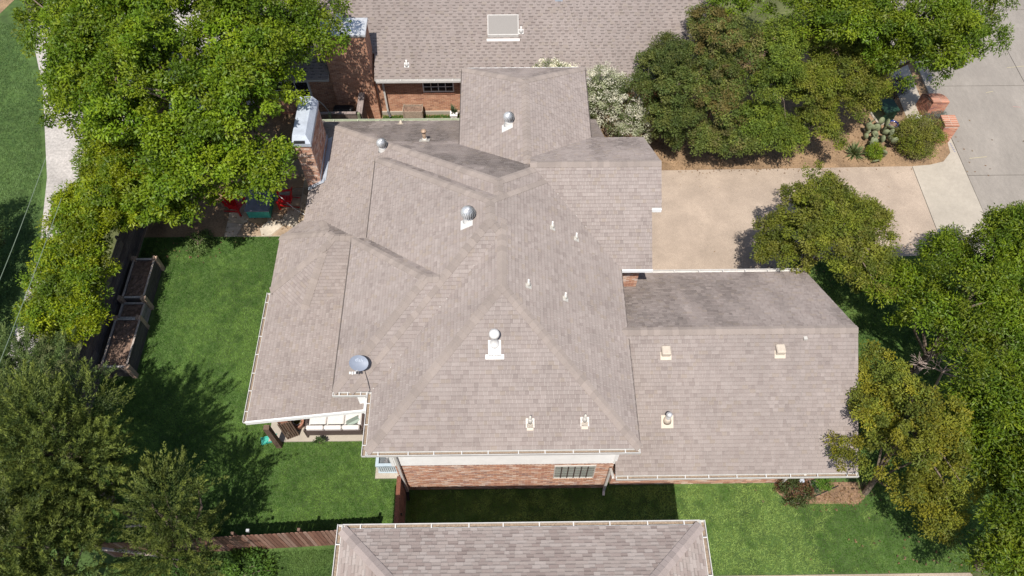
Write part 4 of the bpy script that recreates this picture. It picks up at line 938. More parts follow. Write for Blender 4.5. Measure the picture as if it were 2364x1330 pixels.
# shrubs
def shrub(name, label, x, y, h, r, n, per, L, Wd, cr, pal, seed, m=M_LEAFD, cat='shrub', **kw):
    t = thing(name, (x, y, 0), label, cat)
    o, cen = crown(t, seed, [lb(x, y, h*.5, r, r, h*.5)], n, per, L, Wd, cr, pal, m, low=-.5, **kw); trunk(t, (x, y, 0), (x, y, h*.4), .04, cen, seed, 6); return t
t = thing('flowering_shrub', (4.9, 25.7, 0), 'large white-flowered shrub squeezed between two roofs', 'shrub')
o, cen = crown(t, 201, [lb(5.0, 25.6, 1.9, 1.4, 1.1, 1.7), lb(4.4, 25.9, 2.8, 1.0, .7, 1.3), lb(6.0, 24.9, 1.4, .9, .8, 1.1)], 200, 80, .07, .03, .24, [(.11, .14, .05), (.08, .11, .03)], M_LEAFD, low=-.3)
trunk(t, (4.9, 25.7, 0), (4.9, 25.7, 1.5), .06, cen, 201, 8)
crown(t, 202, [lb(5.0, 25.6, 1.95, 1.45, 1.15, 1.75), lb(4.4, 25.9, 2.85, 1.05, .75, 1.35), lb(6.0, 24.9, 1.45, .95, .85, 1.15)], 320, 60, .055, .045, .20, [(.56, .53, .43), (.50, .49, .38), (.34, .36, .22)], M_LEAFD, name='blossom', low=-.3)
t = thing('flowering_shrub', (1.9, 26.0, 0), 'white-flowered branches showing just above the far ridge', 'shrub')
o, cen = crown(t, 203, [lb(2.2, 26.0, 3.1, 1.2, .45, 1.2)], 60, 60, .07, .03, .22, [(.12, .15, .06)], M_LEAFD, low=-.2)
trunk(t, (1.9, 26.0, 0), (2.1, 26.0, 2.2), .05, cen, 203, 6); crown(t, 204, [lb(2.2, 26.0, 3.15, 1.25, .5, 1.25)], 170, 50, .06, .05, .18, [(.68, .64, .50)], M_LEAFD, name='blossom', low=-.2)
shrub('shrub', 'large rounded olive shrub in front of the brick piers', 19.35, 24.75, 1.7, 1.05, 150, 110, .08, .035, .26, OLIVE+[(.16, .15, .05)], 210)
shrub('shrub', 'small bright green shrub between yucca and prickly pear', 17.3, 24.2, .75, .38, 45, 90, .06, .032, .16, OAK, 211)
shrub('shrub', 'reddish rose bush against the low brick wall', 10.15, 8.2, .9, .55, 60, 60, .07, .04, .2, [(.06, .075, .02), (.12, .06, .03), (.05, .07, .02)], 212)
shrub('shrub', 'blue-green small shrub in the mulch beside the rose bush', 10.75, 8.3, .6, .28, 22, 60, .055, .02, .14, [(.06, .10, .06)], 213)
shrub('shrub', 'bright green fern-like shrub under the low gutter', 11.2, 8.45, .7, .28, 26, 80, .08, .025, .16, [(.07, .16, .015), (.10, .17, .02)], 214)
shrub('shrub', 'grey lavender mound between the two brick piers', 20.85, 26.2, .75, .55, 60, 70, .07, .018, .2, [(.17, .19, .17), (.13, .15, .13)], 215)
shrub('shrub', 'dark reddish shrub in shade behind the curved brick pier', 19.45, 28.3, 1.0, .5, 45, 70, .06, .03, .2, [(.055, .03, .025), (.04, .045, .02)], 216)
shrub('shrub', 'low leafy ground cover below the picket fence', -8.9, 5.6, .45, .9, 70, 60, .09, .06, .22, [(.08, .15, .02), (.06, .12, .02)], 217)
shrub('shrub', 'spreading leafy ground cover under the slender juniper', -10.9, 5.5, .45, .9, 70, 60, .09, .06, .22, [(.06, .12, .02), (.05, .10, .02)], 218)
shrub('shrub', 'soft green weeds at the corner of patio and board fence', -13.4, 19.5, .3, .6, 40, 60, .08, .04, .22, [(.08, .13, .03), (.10, .15, .04)], 219)
# yucca, spiky pot plant
def spiky(name, label, x, y, z, n, L, seed, pal, cat='plant', w=.05, low=.05):
    t = thing(name, (x, y, z), label, cat); rg = np.random.default_rng(seed); a = rg.random(n)*2*np.pi; e = low+(1.35-low)*rg.random(n)
    A = np.stack([np.cos(a)*np.cos(e), np.sin(a)*np.cos(e), np.sin(e)], 1); P = np.tile((x, y, z+.05), (n, 1))+rg.normal(size=(n, 3))*.03; Nn = np.cross(A, np.stack([-np.sin(a), np.cos(a), 0*a], 1))
    leaf_mesh('leaf', P, A, -Nn, L*(.7+.5*rg.random(n)), np.full(n, w), np.array(pal)[rg.integers(0, len(pal), n)]*(.7+.5*rg.random(n))[:, None], M_LEAFD, t); return t
spiky('yucca', 'spiky yucca rosette in the bare bed by the drive', 16.5, 24.35, 0, 120, .62, 220, [(.13, .18, .07), (.20, .22, .10), (.10, .15, .05)])
spiky('potted_plant', 'spiky agave leaves growing in the white lattice pot', -2.5, 26.85, .42, 40, .42, 221, [(.08, .12, .06)], low=.6)
# prickly pear: flat oval pads
t = thing('prickly_pear', (17.75, 25.0, 0), 'grey-green prickly pear cactus beside the blue pot', 'cactus'); rg_ = random.Random(5)
for k in range(34):
    px, py = 17.75+rg_.gauss(0, .42), 25.0+rg_.gauss(0, .42); pz = .2+rg_.random()*.55; a = rg_.random()*math.pi; tl = rg_.uniform(-.5, .5)
    Mx = Matrix.Translation((px, py, pz)) @ Matrix.Rotation(a, 4, 'Z') @ Matrix.Rotation(tl, 4, 'X'); hh = rg_.uniform(.17, .26)
    prof = [(math.cos(u)*hh*.72, math.sin(u)*hh) for u in [i*2*math.pi/12 for i in range(12)]]
    b = MB(Mx); b.add([(q[0], -.014, q[1]) for q in prof]+[(q[0], .014, q[1]) for q in prof]+[(0, -.03, 0), (0, .03, 0)], [(i, (i+1) % 12, 24) for i in range(12)]+[((i+1) % 12+12, i+12, 25) for i in range(12)]+[(i, i+12, (i+1) % 12+12, (i+1) % 12) for i in range(12)])
    b.obj('pad', M_CACTUS, t, True)
MB().path([(17.75, 25, 0), (17.7, 25.02, .3)], [.07, .05]).obj('stem', M_CACTUS, t)
# dead twiggy bush
t = thing('dead_bush', (16.0, 11.6, 0), 'leafless dry bush of pale twigs among the oaks', 'shrub'); b = MB(); rg_ = random.Random(9)
def twig(p, d, L, r, n):
    q = p+d*L; b.tube(p, q, r, r*.6, 4)
    if n:
        for _ in range(3): twig(q, (d+Vector((rg_.gauss(0, .5), rg_.gauss(0, .5), rg_.gauss(.05, .35)))).normalized(), L*.72, r*.62, n-1)
for k in range(9): twig(Vector((15.2, 11.5, 3.0)), Vector((rg_.gauss(0, .6), rg_.gauss(0, .6), .8)).normalized(), .5, .022, 3)
b.path([(16.0, 11.6, 0), (15.6, 11.55, 1.6), (15.2, 11.5, 3.05)], [.07, .05, .035]).obj('branch', M_PALEBARK, t)
# bare broken limb across the picket fence
tag(MB().path([(-13.0, 6.05, 2.1), (-12.2, 5.95, 2.15), (-11.2, 5.85, 1.9), (-10.6, 5.75, 1.75)], [.06, .05, .045, .03]).path([(-12.4, 6.7, 2.3), (-11.2, 6.75, 2.3), (-10.6, 6.8, 2.25)], [.045, .04, .02]).obj('bare_limb', M_PALEBARK, origin=(-12, 6, 1.8)), 'bare pale limbs lying across the picket fence under the junipers', 'branch')
# grass ------------------------------------------------------------------------
def inside(poly, X, Y):
    r = np.zeros(len(X), bool); n = len(poly); j = n-1
    for i in range(n):
        (xi, yi), (xj, yj) = poly[i], poly[j]
        c = ((yi > Y) != (yj > Y)) & (X < (xj-xi)*(Y-yi)/(yj-yi+1e-12)+xi); r ^= c; j = i
    return r
def gnoise(X, Y, s, seed):
    g = np.random.default_rng(seed).random((128, 128)); x, y = X*s+500, Y*s+500; xi, yi = np.floor(x).astype(int), np.floor(y).astype(int); fx, fy = x-xi, y-yi
    fx = fx*fx*(3-2*fx); fy = fy*fy*(3-2*fy); G = lambda i, j: g[i % 128, j % 128]
    return (G(xi, yi)*(1-fx)+G(xi+1, yi)*fx)*(1-fy)+(G(xi, yi+1)*(1-fx)+G(xi+1, yi+1)*fx)*fy
def grass(label, poly, dens, h, seed, c0, c1, holes=(), w=.019):
    rg = np.random.default_rng(seed); xs = [p[0] for p in poly]; ys_ = [p[1] for p in poly]; ar = (max(xs)-min(xs))*(max(ys_)-min(ys_)); n = int(ar*dens)
    X = rg.uniform(min(xs), max(xs), n); Y = rg.uniform(min(ys_), max(ys_), n); k = inside(poly, X, Y)
    for hx0, hx1, hy0, hy1 in holes: k &= ~((X > hx0) & (X < hx1) & (Y > hy0) & (Y < hy1))
    X, Y = X[k], Y[k]; n = len(X)
    f = .34*gnoise(X, Y, .5, seed+1)+.36*gnoise(X, Y, 2.3, seed+2)+.30*gnoise(X, Y, 7., seed+3)
    f = np.clip((f-.40)/.24, 0, 1); hh = h*(.6+.5*f+.4*rg.random(n)); a = rg.random(n)*2*np.pi; ln = .75*rg.random(n)+.3; ta = rg.random(n)*2*np.pi
    V = np.empty((n, 3, 3)); wx, wy = np.cos(a)*w*.5, np.sin(a)*w*.5
    V[:, 0] = np.stack([X-wx, Y-wy, 0*X+.002], 1); V[:, 1] = np.stack([X+wx, Y+wy, 0*X+.002], 1); V[:, 2] = np.stack([X+np.cos(ta)*hh*ln*2, Y+np.sin(ta)*hh*ln*2, hh], 1)
    C = np.array(c0)*(1-f[:, None])+np.array(c1)*f[:, None]; C *= (.7+.6*rg.random(n))[:, None]
    me = bpy.data.meshes.new('grass'); me.vertices.add(3*n); me.vertices.foreach_set('co', V.astype(np.float32).ravel()); me.loops.add(3*n); me.loops.foreach_set('vertex_index', np.arange(3*n, dtype=np.int32))
    me.polygons.add(n); me.polygons.foreach_set('loop_start', np.arange(0, 3*n, 3, dtype=np.int32))
    at = me.color_attributes.new('Col', 'FLOAT_COLOR', 'POINT'); CC = np.ones((n, 3, 4), np.float32); CC[:, :, :3] = C[:, None, :]; at.data.foreach_set('color', CC.ravel())
    me.materials.append(M_GRASS); me.update(); me.validate()
    o = bpy.data.objects.new('grass', me); col.objects.link(o); tag(o, label, 'grass', kind='stuff'); return o
G0, G1 = (.048, .116, .014), (.145, .245, .050)
grass('mown green grass of the rear lawn between planters and house', [(-15.9, 6.6), (-3.85, 6.75), (-3.85, 10.35), (-8.95, 10.35), (-8.6, 19.85), (-15.9, 19.85)], 1500, .045, 1, G0, G1,
      holes=((-15.7, -14.55, 13.0, 18.35), (-9.0, -3.6, 10.36, 20), (-4.95, -3.6, 8.85, 10.3), (-12.42, -8, 19.86, 22)))
grass('light green grass of the side lawn below the house', [(-3.6, 5.45), (15.6, 5.45), (19.4, 10), (19.4, 18.4), (12.4, 18.3), (10.9, 15), (11.3, 8.55), (-3.6, 8.45)], 1150, .05, 5, (.068, .146, .020), (.225, .320, .080), holes=((9.65, 12.6, 7.85, 8.7), (-1.5, 3.0, 5.4, 5.6)))
grass('rough grass below the picket fence', [(-14, 3.2), (-4.75, 3.2), (-4.75, 6.5), (-13.6, 6.2)], 1100, .07, 9, (.055, .11, .022), (.11, .18, .045))
grass('muted green grass beyond the alley on the far left', [(-29, 12), (-20.2, 12), (-20.7, 20), (-21.5, 23.4), (-23.6, 29.4), (-26.5, 34.3), (-32, 34.3)], 500, .06, 13, (.058, .115, .030), (.120, .195, .062), w=.03)
grass('narrow strip of grass along the upper brick wall', [(-6.0, 26.1), (-2.2, 26.1), (-2.2, 27.15), (-6.0, 27.15)], 2500, .07, 17, (.04, .11, .012), (.08, .16, .03))
# fallen leaves on the drive, the beds and the lawn edges
rgl = np.random.default_rng(77); PL = []
for cx, cy, sx, sy, n, z in ((12, 23.42, 4.0, .12, 70, .024), (12.5, 17.6, 1.5, .8, 50, .024), (17.8, 19.2, .9, .4, 12, .024), (8, 25, 4, 1, 500, .008), (14, 25, 4, 1, 500, .008), (11.3, 8.1, .9, .25, 160, .016), (-13.8, 19.2, 1.2, .4, 40, .05), (-10.6, 20.8, 1.2, .6, 90, .058), (15, 6.0, 2, .7, 60, .05)):
    q = np.stack([cx+rgl.normal(size=n)*sx, cy+rgl.normal(size=n)*sy, np.full(n, z)], 1); PL.append(q[(q[:, 1] < 23.46) | (cy > 23.46)] if z == .024 else q)
PL = np.concatenate(PL); nl_ = len(PL); tf = thing('fallen_leaves', (10, 20, 0), 'scattered dry brown leaves on drive, beds and lawn edges', 'leaves'); tf['kind'] = 'stuff'
aa = rgl.random(nl_)*6.28
leaf_mesh('leaf_litter', PL, np.stack([np.cos(aa), np.sin(aa), .15+0*aa], 1), np.tile((0., 0., 1.), (nl_, 1)), .07+.04*rgl.random(nl_), .05+.02*rgl.random(nl_), np.array([(.16, .09, .045), (.22, .14, .07), (.11, .07, .04)])[rgl.integers(0, 3, nl_)], M_LEAFD, tf)
# mulch bed with bark chips under the low gutter
structure('mulch_bed', [(9.6, 8.59), (9.62, 8.25), (9.95, 7.95), (10.6, 7.82), (11.6, 7.80), (12.4, 7.78), (12.75, 8.0), (12.95, 8.59)], .012, M_MULCH)
# ---------------------------------------------------------------- satellite dish
t = thing('satellite_dish', (-4.5, 10.62, 5.54), 'grey-blue satellite dish on the roof corner above the patio sofa', 'dish')
c = Vector((-4.60, 10.58, 6.02)); nrm = Vector((.30, -.42, .86)).normalized(); xa = Vector((1, 0, -.35)); xa = (xa-nrm*xa.dot(nrm)).normalized(); ya = nrm.cross(xa)
Md = Matrix((( xa.x, ya.x, nrm.x, c.x), (xa.y, ya.y, nrm.y, c.y), (xa.z, ya.z, nrm.z, c.z), (0, 0, 0, 1)))
b = MB(Md); V = []; F = []; nr, ns = 6, 28
for i in range(nr+1):
    for j in range(ns): a = 2*math.pi*j/ns; r = i/nr; V.append((.295*r*math.cos(a), .245*r*math.sin(a), .055*r*r))
for i in range(nr):
    for j in range(ns): F.append((i*ns+j, i*ns+(j+1) % ns, (i+1)*ns+(j+1) % ns, (i+1)*ns+j))
b.add(V, F); b.add([(.30*math.cos(2*math.pi*j/ns)*k, .25*math.sin(2*math.pi*j/ns)*k, z_) for k, z_ in ((1, .056), (1.0, .046)) for j in range(ns)], [(j, (j+1) % ns, ns+(j+1) % ns, ns+j) for j in range(ns)])
b.obj('reflector', M_DISH, t, True)
MB().path([c-nrm*.01, c-nrm*.12, Vector((-4.5, 10.66, 5.75)), Vector((-4.48, 10.68, 5.52))], [.035, .03, .025, .025], 10).obj('mast', M_GALV, t)
e0, e1 = c-ya*.22+nrm*.02, Vector((-4.74, 10.16, 6.10))
MB().path([e0, e1], [.022, .02], 8).obj('arm', M_VENTW, t)
for k in range(3): q = e1+Vector((-.06+.075*k, 0, .02)); MB().tube(q, q+Vector((.0, .07, .03)), .032, .03, 10).obj('receiver', M_VENTW, t)
MB().tube((-4.48, 10.68, 5.45), (-4.48, 10.68, 5.56), .08, .07, 10).obj('foot', M_GALV, t)
fc = bpy.data.curves.new('lettering', 'FONT'); fc.body = 'dish'; fc.size = .15; fc.align_x = 'CENTER'; fc.align_y = 'CENTER'
fo = bpy.data.objects.new('lettering_curve', fc); col.objects.link(fo); bpy.context.view_layer.update()
me = bpy.data.meshes.new_from_object(fo.evaluated_get(bpy.context.evaluated_depsgraph_get())); bpy.data.objects.remove(fo)
me.transform(Matrix.Translation(-wloc(t)) @ Md @ Matrix.Translation((0, .09, .026))); me.materials.clear(); me.materials.append(M_DISHTXT)
link(bpy.data.objects.new('lettering', me), t)
tag(MB().path([(-4.5, 10.6, 5.56), (-4.4, 10.3, 5.42), (-4.33, 10.05, 5.22), (-4.42, 9.95, 4.9), (-4.6, 10.36, 4.4), (-4.7, 10.36, 3.9)], [.008]*6, 5).obj('cable', M_DARK, origin=(-4.5, 10.3, 5.2)), 'thin black cable dropping from the satellite dish over the gutter', 'cable')
# ---------------------------------------------------------------- air conditioner
tag(MB().prism([(-4.86, 8.92), (-3.82, 8.92), (-3.82, 10.3), (-4.86, 10.3)], -.02, .06).obj('concrete_pad', M_CONC, origin=(-4.3, 9.5, 0)), 'pale concrete pad under the condenser at the house corner', 'pad')
t = thing('air_conditioner', (-4.35, 9.5, .06), 'blue-grey condenser unit on a pad at the house corner', 'air conditioner')
ax0, ax1, ay0, ay1 = -4.74, -4.02, 9.13, 9.85
b = MB()
for k in range(9):
    xx = ax0+.04+k*.075; b.box(xx, ay0, .08, xx+.052, ay0+.03, .70); b.box(xx, ay1-.03, .08, xx+.052, ay1, .70)
    yy = ay0+.04+k*.075; b.box(ax0, yy, .08, ax0+.03, yy+.052, .70); b.box(ax1-.03, yy, .08, ax1, yy+.052, .70)
b.obj('louvre', mat('condenser_louvre', (.52, .58, .62), .5), t); MB().box(ax0+.04, ay0+.04, .08, ax1-.04, ay1-.04, .66).obj('coil', mat('coil', (.16, .18, .19), .6), t)
MB().bbox(ax0-.02, ay0-.02, .02, ax1+.02, ay1+.02, .10, .02).obj('base', M_BLUEGREY, t)
b = MB()
for q in ((ax0-.02, ay0-.02, ax1+.02, ay0+.09), (ax0-.02, ay1-.09, ax1+.02, ay1+.02), (ax0-.02, ay0+.09, ax0+.09, ay1-.09), (ax1-.09, ay0+.09, ax1+.02, ay1-.09)): b.box(q[0], q[1], .70, q[2], q[3], .80)
b.obj('top_frame', M_BLUEGREY, t)
MB().lathe((-4.38, 9.49, .60), [(.27, 0), (.27, .05)], 24).obj('fan_well', M_FAN, t)
b = MB()
for k in range(7): r = .05+k*.038; b.path([(-4.38+r*math.cos(a), 9.49+r*math.sin(a), .79) for a in [i*math.pi/12 for i in range(25)]], [.006]*25, 4)
b.obj('grille', M_FAN, t); MB().lathe((-4.38, 9.49, .66), [(.07, 0), (.07, .08), (.03, .10)], 14).obj('motor', M_GALV, t, True)
b = MB()
for k in range(3):
    a = k*2.094+.4; Mx = Matrix.Translation((-4.38, 9.49, .70)) @ Matrix.Rotation(a, 4, 'Z') @ Matrix.Rotation(.4, 4, 'X'); c_ = MB(Mx).add([(.06, -.05, 0), (.24, -.11, 0), (.25, .09, 0), (.06, .04, 0)], [(0, 1, 2, 3)]); n0 = len(b.v); b.v += c_.v; b.f += [tuple(i+n0 for i in q) for q in c_.f]; b.c += c_.c
b.obj('fan_blade', M_GALV, t); MB().box(-4.47, ay0-.021, .73, -4.27, ay0-.019, .75).obj('nameplate', M_DARK, t)
tag(MB().bbox(-4.98, 9.72, 0, -4.80, 9.9, .5, .03).obj('meter_box', M_TRIM, origin=(-4.9, 9.8, 0)), 'small cream service box beside the condenser unit', 'box')
# ---------------------------------------------------------------- porch furniture
t = thing('outdoor_sofa', (-6.45, 10.95, .07), 'three-seat outdoor sofa with pale cushions on the porch', 'sofa')
sx0, sx1 = -7.52, -5.36
b = MB().box(sx0, 10.55, .25, sx1, 11.35, .32)
for xx in (sx0, sx1-.06):
    b.box(xx, 10.5, .07, xx+.06, 10.58, .72); b.box(xx, 11.27, .07, xx+.06, 11.35, .62); b.box(xx, 10.58, .58, xx+.06, 11.27, .63)
b.obj('frame', M_BROWNMETAL, t)
for k in range(4): MB().box(sx0+.06, 10.50, .30+k*.11, sx1-.06, 10.53, .36+k*.11).obj('back_slat', M_BROWNMETAL, t)
for k in range(3):
    xx = sx0+.09+k*.66; MB().bbox(xx, 10.72, .32, xx+.64, 11.34, .47, .035).obj('seat_cushion', M_CUSH, t)
    MB().bbox(xx, 10.54, .42, xx+.64, 10.71, .82, .04).obj('back_cushion', M_CUSH, t)
MB().bbox(sx1-.20, 10.74, .47, sx1-.07, 11.25, .74, .04).obj('arm_cushion', M_CUSH, t)
Mx = Matrix.Translation((-5.75, 10.92, .60)) @ Matrix.Rotation(.5, 4, 'Z') @ Matrix.Rotation(.9, 4, 'X')
tag(MB(Mx).bbox(-.27, -.07, -.2, .27, .07, .2, .05).obj('throw_pillow', M_PILLOW, origin=(-5.75, 10.92, .5)), 'sage green pillow lying on the porch sofa', 'pillow')
t = thing('planter_pot', (-7.88, 10.98, .07), 'round terracotta pot with plant at the sofa end', 'pot')
MB().lathe((-7.88, 10.98, .07), [(.16, 0), (.25, .30), (.27, .42), (.27, .46), (.22, .46), (.21, .38)], 22).obj('pot', M_TERRA, t, True)
MB().lathe((-7.88, 10.98, .40), [(.15, 0), (.15, .09), (.11, .09), (.10, .05)], 18).obj('inner_pot', M_TRIM, t, True)
spiky('potted_plant', 'small dry leafy plant growing in the terracotta pot', -7.88, 10.98, .46, 26, .22, 230, [(.16, .13, .03), (.09, .11, .03)], low=.3)
tag(MB().box(-8.62, 10.12, 0, -8.42, 10.30, 1.85).obj('porch_post', M_TIMBER, origin=(-8.52, 10.2, 0)), 'dark square timber post at the porch corner', 'post')
t = thing('wood_screen', (-8.15, 10.5, 0), 'dark wooden screen panel standing behind the porch post', 'screen')
for k in range(6): MB().box(-8.26+.075*k, 10.44+.03*k, .05, -8.195+.075*k, 10.47+.03*k, 1.5-.03*k).obj('board', M_TIMBER, t)
t = thing('plastic_board', (-8.95, 10.42, 0), 'teal plastic board lying in the grass beside the porch post', 'board')
MB(Matrix.Translation((-8.93, 10.45, .06)) @ Matrix.Rotation(.28, 4, 'Z')).box(-.30, -.12, -.03, .30, .12, .0).obj('panel', M_TEAL, t)
for s in (-1, 1): MB(Matrix.Translation((-8.93, 10.45, .06)) @ Matrix.Rotation(.28, 4, 'Z')).box(-.30, s*.12-.015, -.03, .30, s*.12+.015, .06).obj('side_rail', M_TEAL, t)
t = thing('potted_plant', (-7.0, 10.28, 0), 'small leafy plant hanging on the back of the sofa', 'plant')
crown(t, 231, [lb(-6.98, 10.28, .42, .22, .08, .14)], 10, 18, .09, .06, .08, [(.07, .11, .03), (.04, .07, .02)], M_LEAFD); MB().lathe((-6.98, 10.3, .12), [(.06, 0), (.08, .16), (.06, .16)], 12).obj('pot', M_TIMBER, t)
# ---------------------------------------------------------------- patio furniture
t = thing('fire_table', (-11.0, 21.5, 0), 'low teal table with dark slate top on the patio', 'table')
MB().bbox(-11.5, 20.86, .06, -10.5, 22.2, .54, .02).obj('body', M_TEAL, t); MB().bbox(-11.55, 20.82, .54, -10.45, 22.25, .60, .012).obj('top', M_SLATE, t)
MB().lathe((-11.05, 21.65, .60), [(.16, 0), (.16, .02), (.1, .03)], 16).obj('burner_lid', M_DARK, t)
for px in (-11.42, -10.66):
    for py in (20.94, 22.04): MB().box(px, py, 0.05, px+.08, py+.08, .08).obj('foot', M_DARK, t)
def adirondack(label, x, y, ang):
    t = thing('garden_chair', (x, y, .05), label, 'chair', 'red chairs at the fire table'); Mx = Matrix.Translation((x, y, .05)) @ Matrix.Rotation(ang, 4, 'Z')
    for k in range(5): # seat slats (chair faces +x)
        MB(Mx).add([(.30-.11*k, -.25, .40-.025*k), (.30-.11*k, .25, .40-.025*k), (.205-.11*k, .25, .378-.025*k), (.205-.11*k, -.25, .378-.025*k), (.30-.11*k, -.25, .38-.025*k), (.30-.11*k, .25, .38-.025*k), (.205-.11*k, .25, .358-.025*k), (.205-.11*k, -.25, .358-.025*k)], [(0, 1, 2, 3), (7, 6, 5, 4), (0, 4, 5, 1), (2, 6, 7, 3), (1, 5, 6, 2), (3, 7, 4, 0)]).obj('seat_slat', M_RED, t)
    for k in range(5): # fan back
        yy = -.22+.11*k; h = 1.0-.10*abs(k-2)
        MB(Mx).add([(-.20, yy-.045, .26), (-.20, yy+.045, .26), (-.42, yy*1.15+.048, h), (-.42, yy*1.15-.048, h), (-.225, yy-.045, .26), (-.225, yy+.045, .26), (-.445, yy*1.15+.048, h), (-.445, yy*1.15-.048, h)], [(0, 1, 2, 3), (7, 6, 5, 4), (0, 4, 5, 1), (2, 6, 7, 3), (1, 5, 6, 2), (3, 7, 4, 0)]).obj('back_slat', M_RED, t)
    for s in (-1, 1):
        MB(Mx).box(-.32, s*.31-.055, .56, .34, s*.31+.055, .585).obj('arm', M_RED, t); MB(Mx).box(.24, s*.28-.02, 0, .33, s*.28+.02, .56).obj('leg', M_RED, t)
        MB(Mx).add([(-.60, s*.28-.02, 0), (-.50, s*.28-.02, 0), (.24, s*.28-.02, .36), (.24, s*.28-.02, .26), (-.60, s*.28+.02, 0), (-.50, s*.28+.02, 0), (.24, s*.28+.02, .36), (.24, s*.28+.02, .26)], [(0, 1, 2, 3), (7, 6, 5, 4), (0, 4, 5, 1), (1, 5, 6, 2), (2, 6, 7, 3), (3, 7, 4, 0)]).obj('leg', M_RED, t)
adirondack('red slatted garden chair on the right of the fire table, facing it', -9.92, 21.65, math.pi+.15)
adirondack('red slatted garden chair on the left of the fire table, half under leaves', -12.05, 21.35, -.35)
tag(MB().path([(-10.15, 21.7, .62), (-9.5, 21.2, .35), (-8.65, 20.75, .1)], [.014, .012, .012], 6).obj('garden_pole', M_WHITE, origin=(-9.5, 21.2, .3)), 'thin white pole leaning on the right red chair', 'pole')
# ---------------------------------------------------------------- corner by the street: piers, utility box, pots
def pier(label, x0, x1, y0, y1, h, curve, seed):
    t = thing('brick_pier', ((x0+x1)/2, (y0+y1)/2, 0), label, 'pier')
    top = (lambda y: h-curve*((y-y0)/(y1-y0))**2) if curve else (lambda y: h)
    core = MB(); n = 10; prof = [(y0+(y1-y0)*i/n, top(y0+(y1-y0)*i/n)-.012) for i in range(n+1)]
    for (ya_, za_), (yb_, zb_) in zip(prof, prof[1:]): core.prism([(x0, ya_), (x1, ya_), (x1, yb_), (x0, yb_)], -.05, lambda x, y: za_+(zb_-za_)*(y-ya_)/(yb_-ya_))
    c = core.obj('core', M_MORTAR, t)
    pcs = bricks('pier', 'y', y0, x0, x1, .02, top(y0)-.07, seed=seed)+bricks('pier', 'x', x0, y0, y1, .02, h-.07, seed=seed+1, sgn=-1, top=lambda a, b: min(top(a), top(b))-.06)+bricks('pier', 'x', x1, y0, y1, .02, h-.07, seed=seed+2, sgn=1, top=lambda a, b: min(top(a), top(b))-.06)
    rg = random.Random(seed)
    m = max(4, int((y1-y0)/.105)); hw = (x1-x0+.04)/2
    for r in range(2):
        for k in range(m):   # rowlock cap bricks, two across
            ya_, yb_ = y0-.02+(y1-y0+.04)*k/m, y0-.02+(y1-y0+.04)*(k+1)/m-.028; xa_, xb_ = x0-.02+hw*r, x0-.02+hw*(r+1)-.02; z1, z2 = top(max(y0, ya_)), top(min(y1, yb_)); kk = rg.uniform(.62, 1.2)
            v = [(xa_, ya_, z1), (xb_, ya_, z1), (xb_, yb_, z2), (xa_, yb_, z2), (xa_, ya_, z1-.07), (xb_, ya_, z1-.07), (xb_, yb_, z2-.07), (xa_, yb_, z2-.07)]
            pcs.append((v, [(0, 1, 2, 3), (1, 0, 4, 5), (2, 1, 5, 6), (3, 2, 6, 7), (0, 3, 7, 4)], (.40*kk, .19*kk, .125*kk)))
    finalize(pcs, t, 'brick', 'bricks', M_BRICK, 300)
pier('low square brick pier with rowlock cap at the corner of the apron', 20.55, 21.2, 25.05, 25.75, 1.15, 0, 41)
pier('curved-top brick pier half under the street tree', 20.40, 21.15, 26.5, 27.6, 1.25, .5, 44)
t = thing('utility_box', (18.55, 26.75, 0), 'dark green utility cabinet at the end of the myrtle row', 'utility box')
Mx = Matrix.Translation((18.5, 26.75, 0)) @ Matrix.Rotation(.25, 4, 'Z')
MB(Mx).bbox(-.36, -.38, .05, .36, .38, .78, .03).obj('cabinet', M_UGREEN, t); MB(Mx).add([(-.39, -.41, .78), (.39, -.41, .78), (.39, .41, .86), (-.39, .41, .86), (-.39, -.41, .70), (.39, -.41, .70), (.39, .41, .78), (-.39, .41, .78)], [(0, 1, 2, 3), (0, 4, 5, 1), (1, 5, 6, 2), (2, 6, 7, 3), (3, 7, 4, 0)]).obj('lid', M_UGREEN, t); MB(Mx).box(-.45, -.47, 0, .45, .47, .05).obj('pad', M_CONC, t)
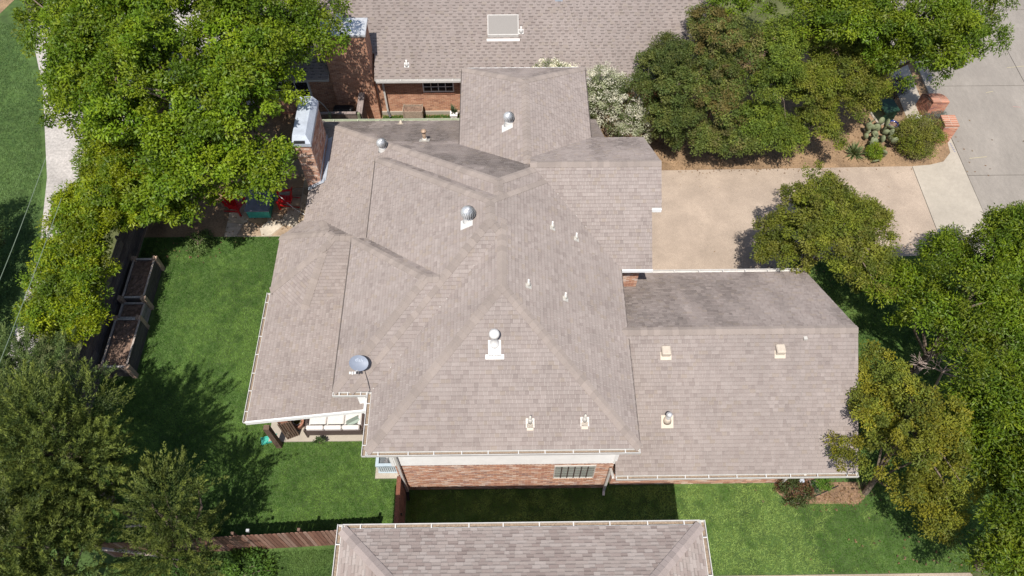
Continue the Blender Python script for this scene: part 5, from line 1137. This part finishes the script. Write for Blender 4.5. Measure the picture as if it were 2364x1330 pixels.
t = thing('glazed_pot', (18.72, 26.0, 0), 'cobalt blue glazed pot beside the prickly pear', 'pot')
MB().lathe((18.72, 26.0, 0), [(.13, 0), (.21, .14), (.23, .30), (.25, .34), (.21, .34), (.20, .28)], 20).obj('pot', M_BLUEPOT, t, True); MB().lathe((18.72, 26.0, .26), [(.20, 0), (.20, .03)], 18).obj('soil', M_SOIL, t)
tag(MB().bbox(17.35, 25.75, 0, 17.75, 26.0, .22, .06).obj('boulder', mat('pale_stone', (.52, .50, .46), .9, layers=((8, .8, 1.1),)), origin=(17.5, 25.85, 0)), 'pale rock at the foot of the crape myrtles', 'rock')
tag(MB().bbox(20.05, 26.5, 0, 20.4, 26.75, .2, .06).obj('boulder', mat('pale_stone'), origin=(20.2, 26.6, 0)), 'pale rock beside the lavender and the front walk', 'rock')
# garden bits in the mulch bed
tag(MB().path([(10.5, 8.2, .04), (10.9, 8.05, .04), (11.4, 8.25, .04), (11.9, 8.45, .04)], [.018]*4, 6).obj('garden_hose', M_DARK, origin=(11.2, 8.2, 0)), 'black hose curving over the mulch bed', 'hose')
t = thing('garden_light', (10.3, 8.42, 0), 'small white lamp box standing among the rose stems', 'light'); MB().box(10.27, 8.40, 0, 10.31, 8.44, .75).obj('stake', M_WHITE, t); MB().bbox(10.2, 8.33, .75, 10.38, 8.46, .9, .02).obj('lamp_head', M_CHASE, t)
MB().box(-8.6, 6.60, 1.78, -8.5, 6.68, 1.88).obj('post_cap', M_GALV, F1)
# ---------------------------------------------------------------- overhead cables on the left
for lab, a, b_ in (('upper thin overhead cable crossing the left edge', (-16.1, 18.2, 7.0), (-15.9, 8.0, 7.2)), ('lower thin overhead cable crossing the left edge over the alley', (-15.0, 16.4, 7.0), (-14.98, 4.0, 7.2))):
    p = [tuple(a[i]+(b_[i]-a[i])*k/10-(0 if i < 2 else .35*4*(k/10)*(1-k/10)*.5) for i in range(3)) for k in range(11)]
    tag(MB().path(p, [.010]*11, 5).obj('overhead_cable', M_WIRE, origin=a), lab, 'cable', 'overhead cables')
print('leaves', LEAVES)
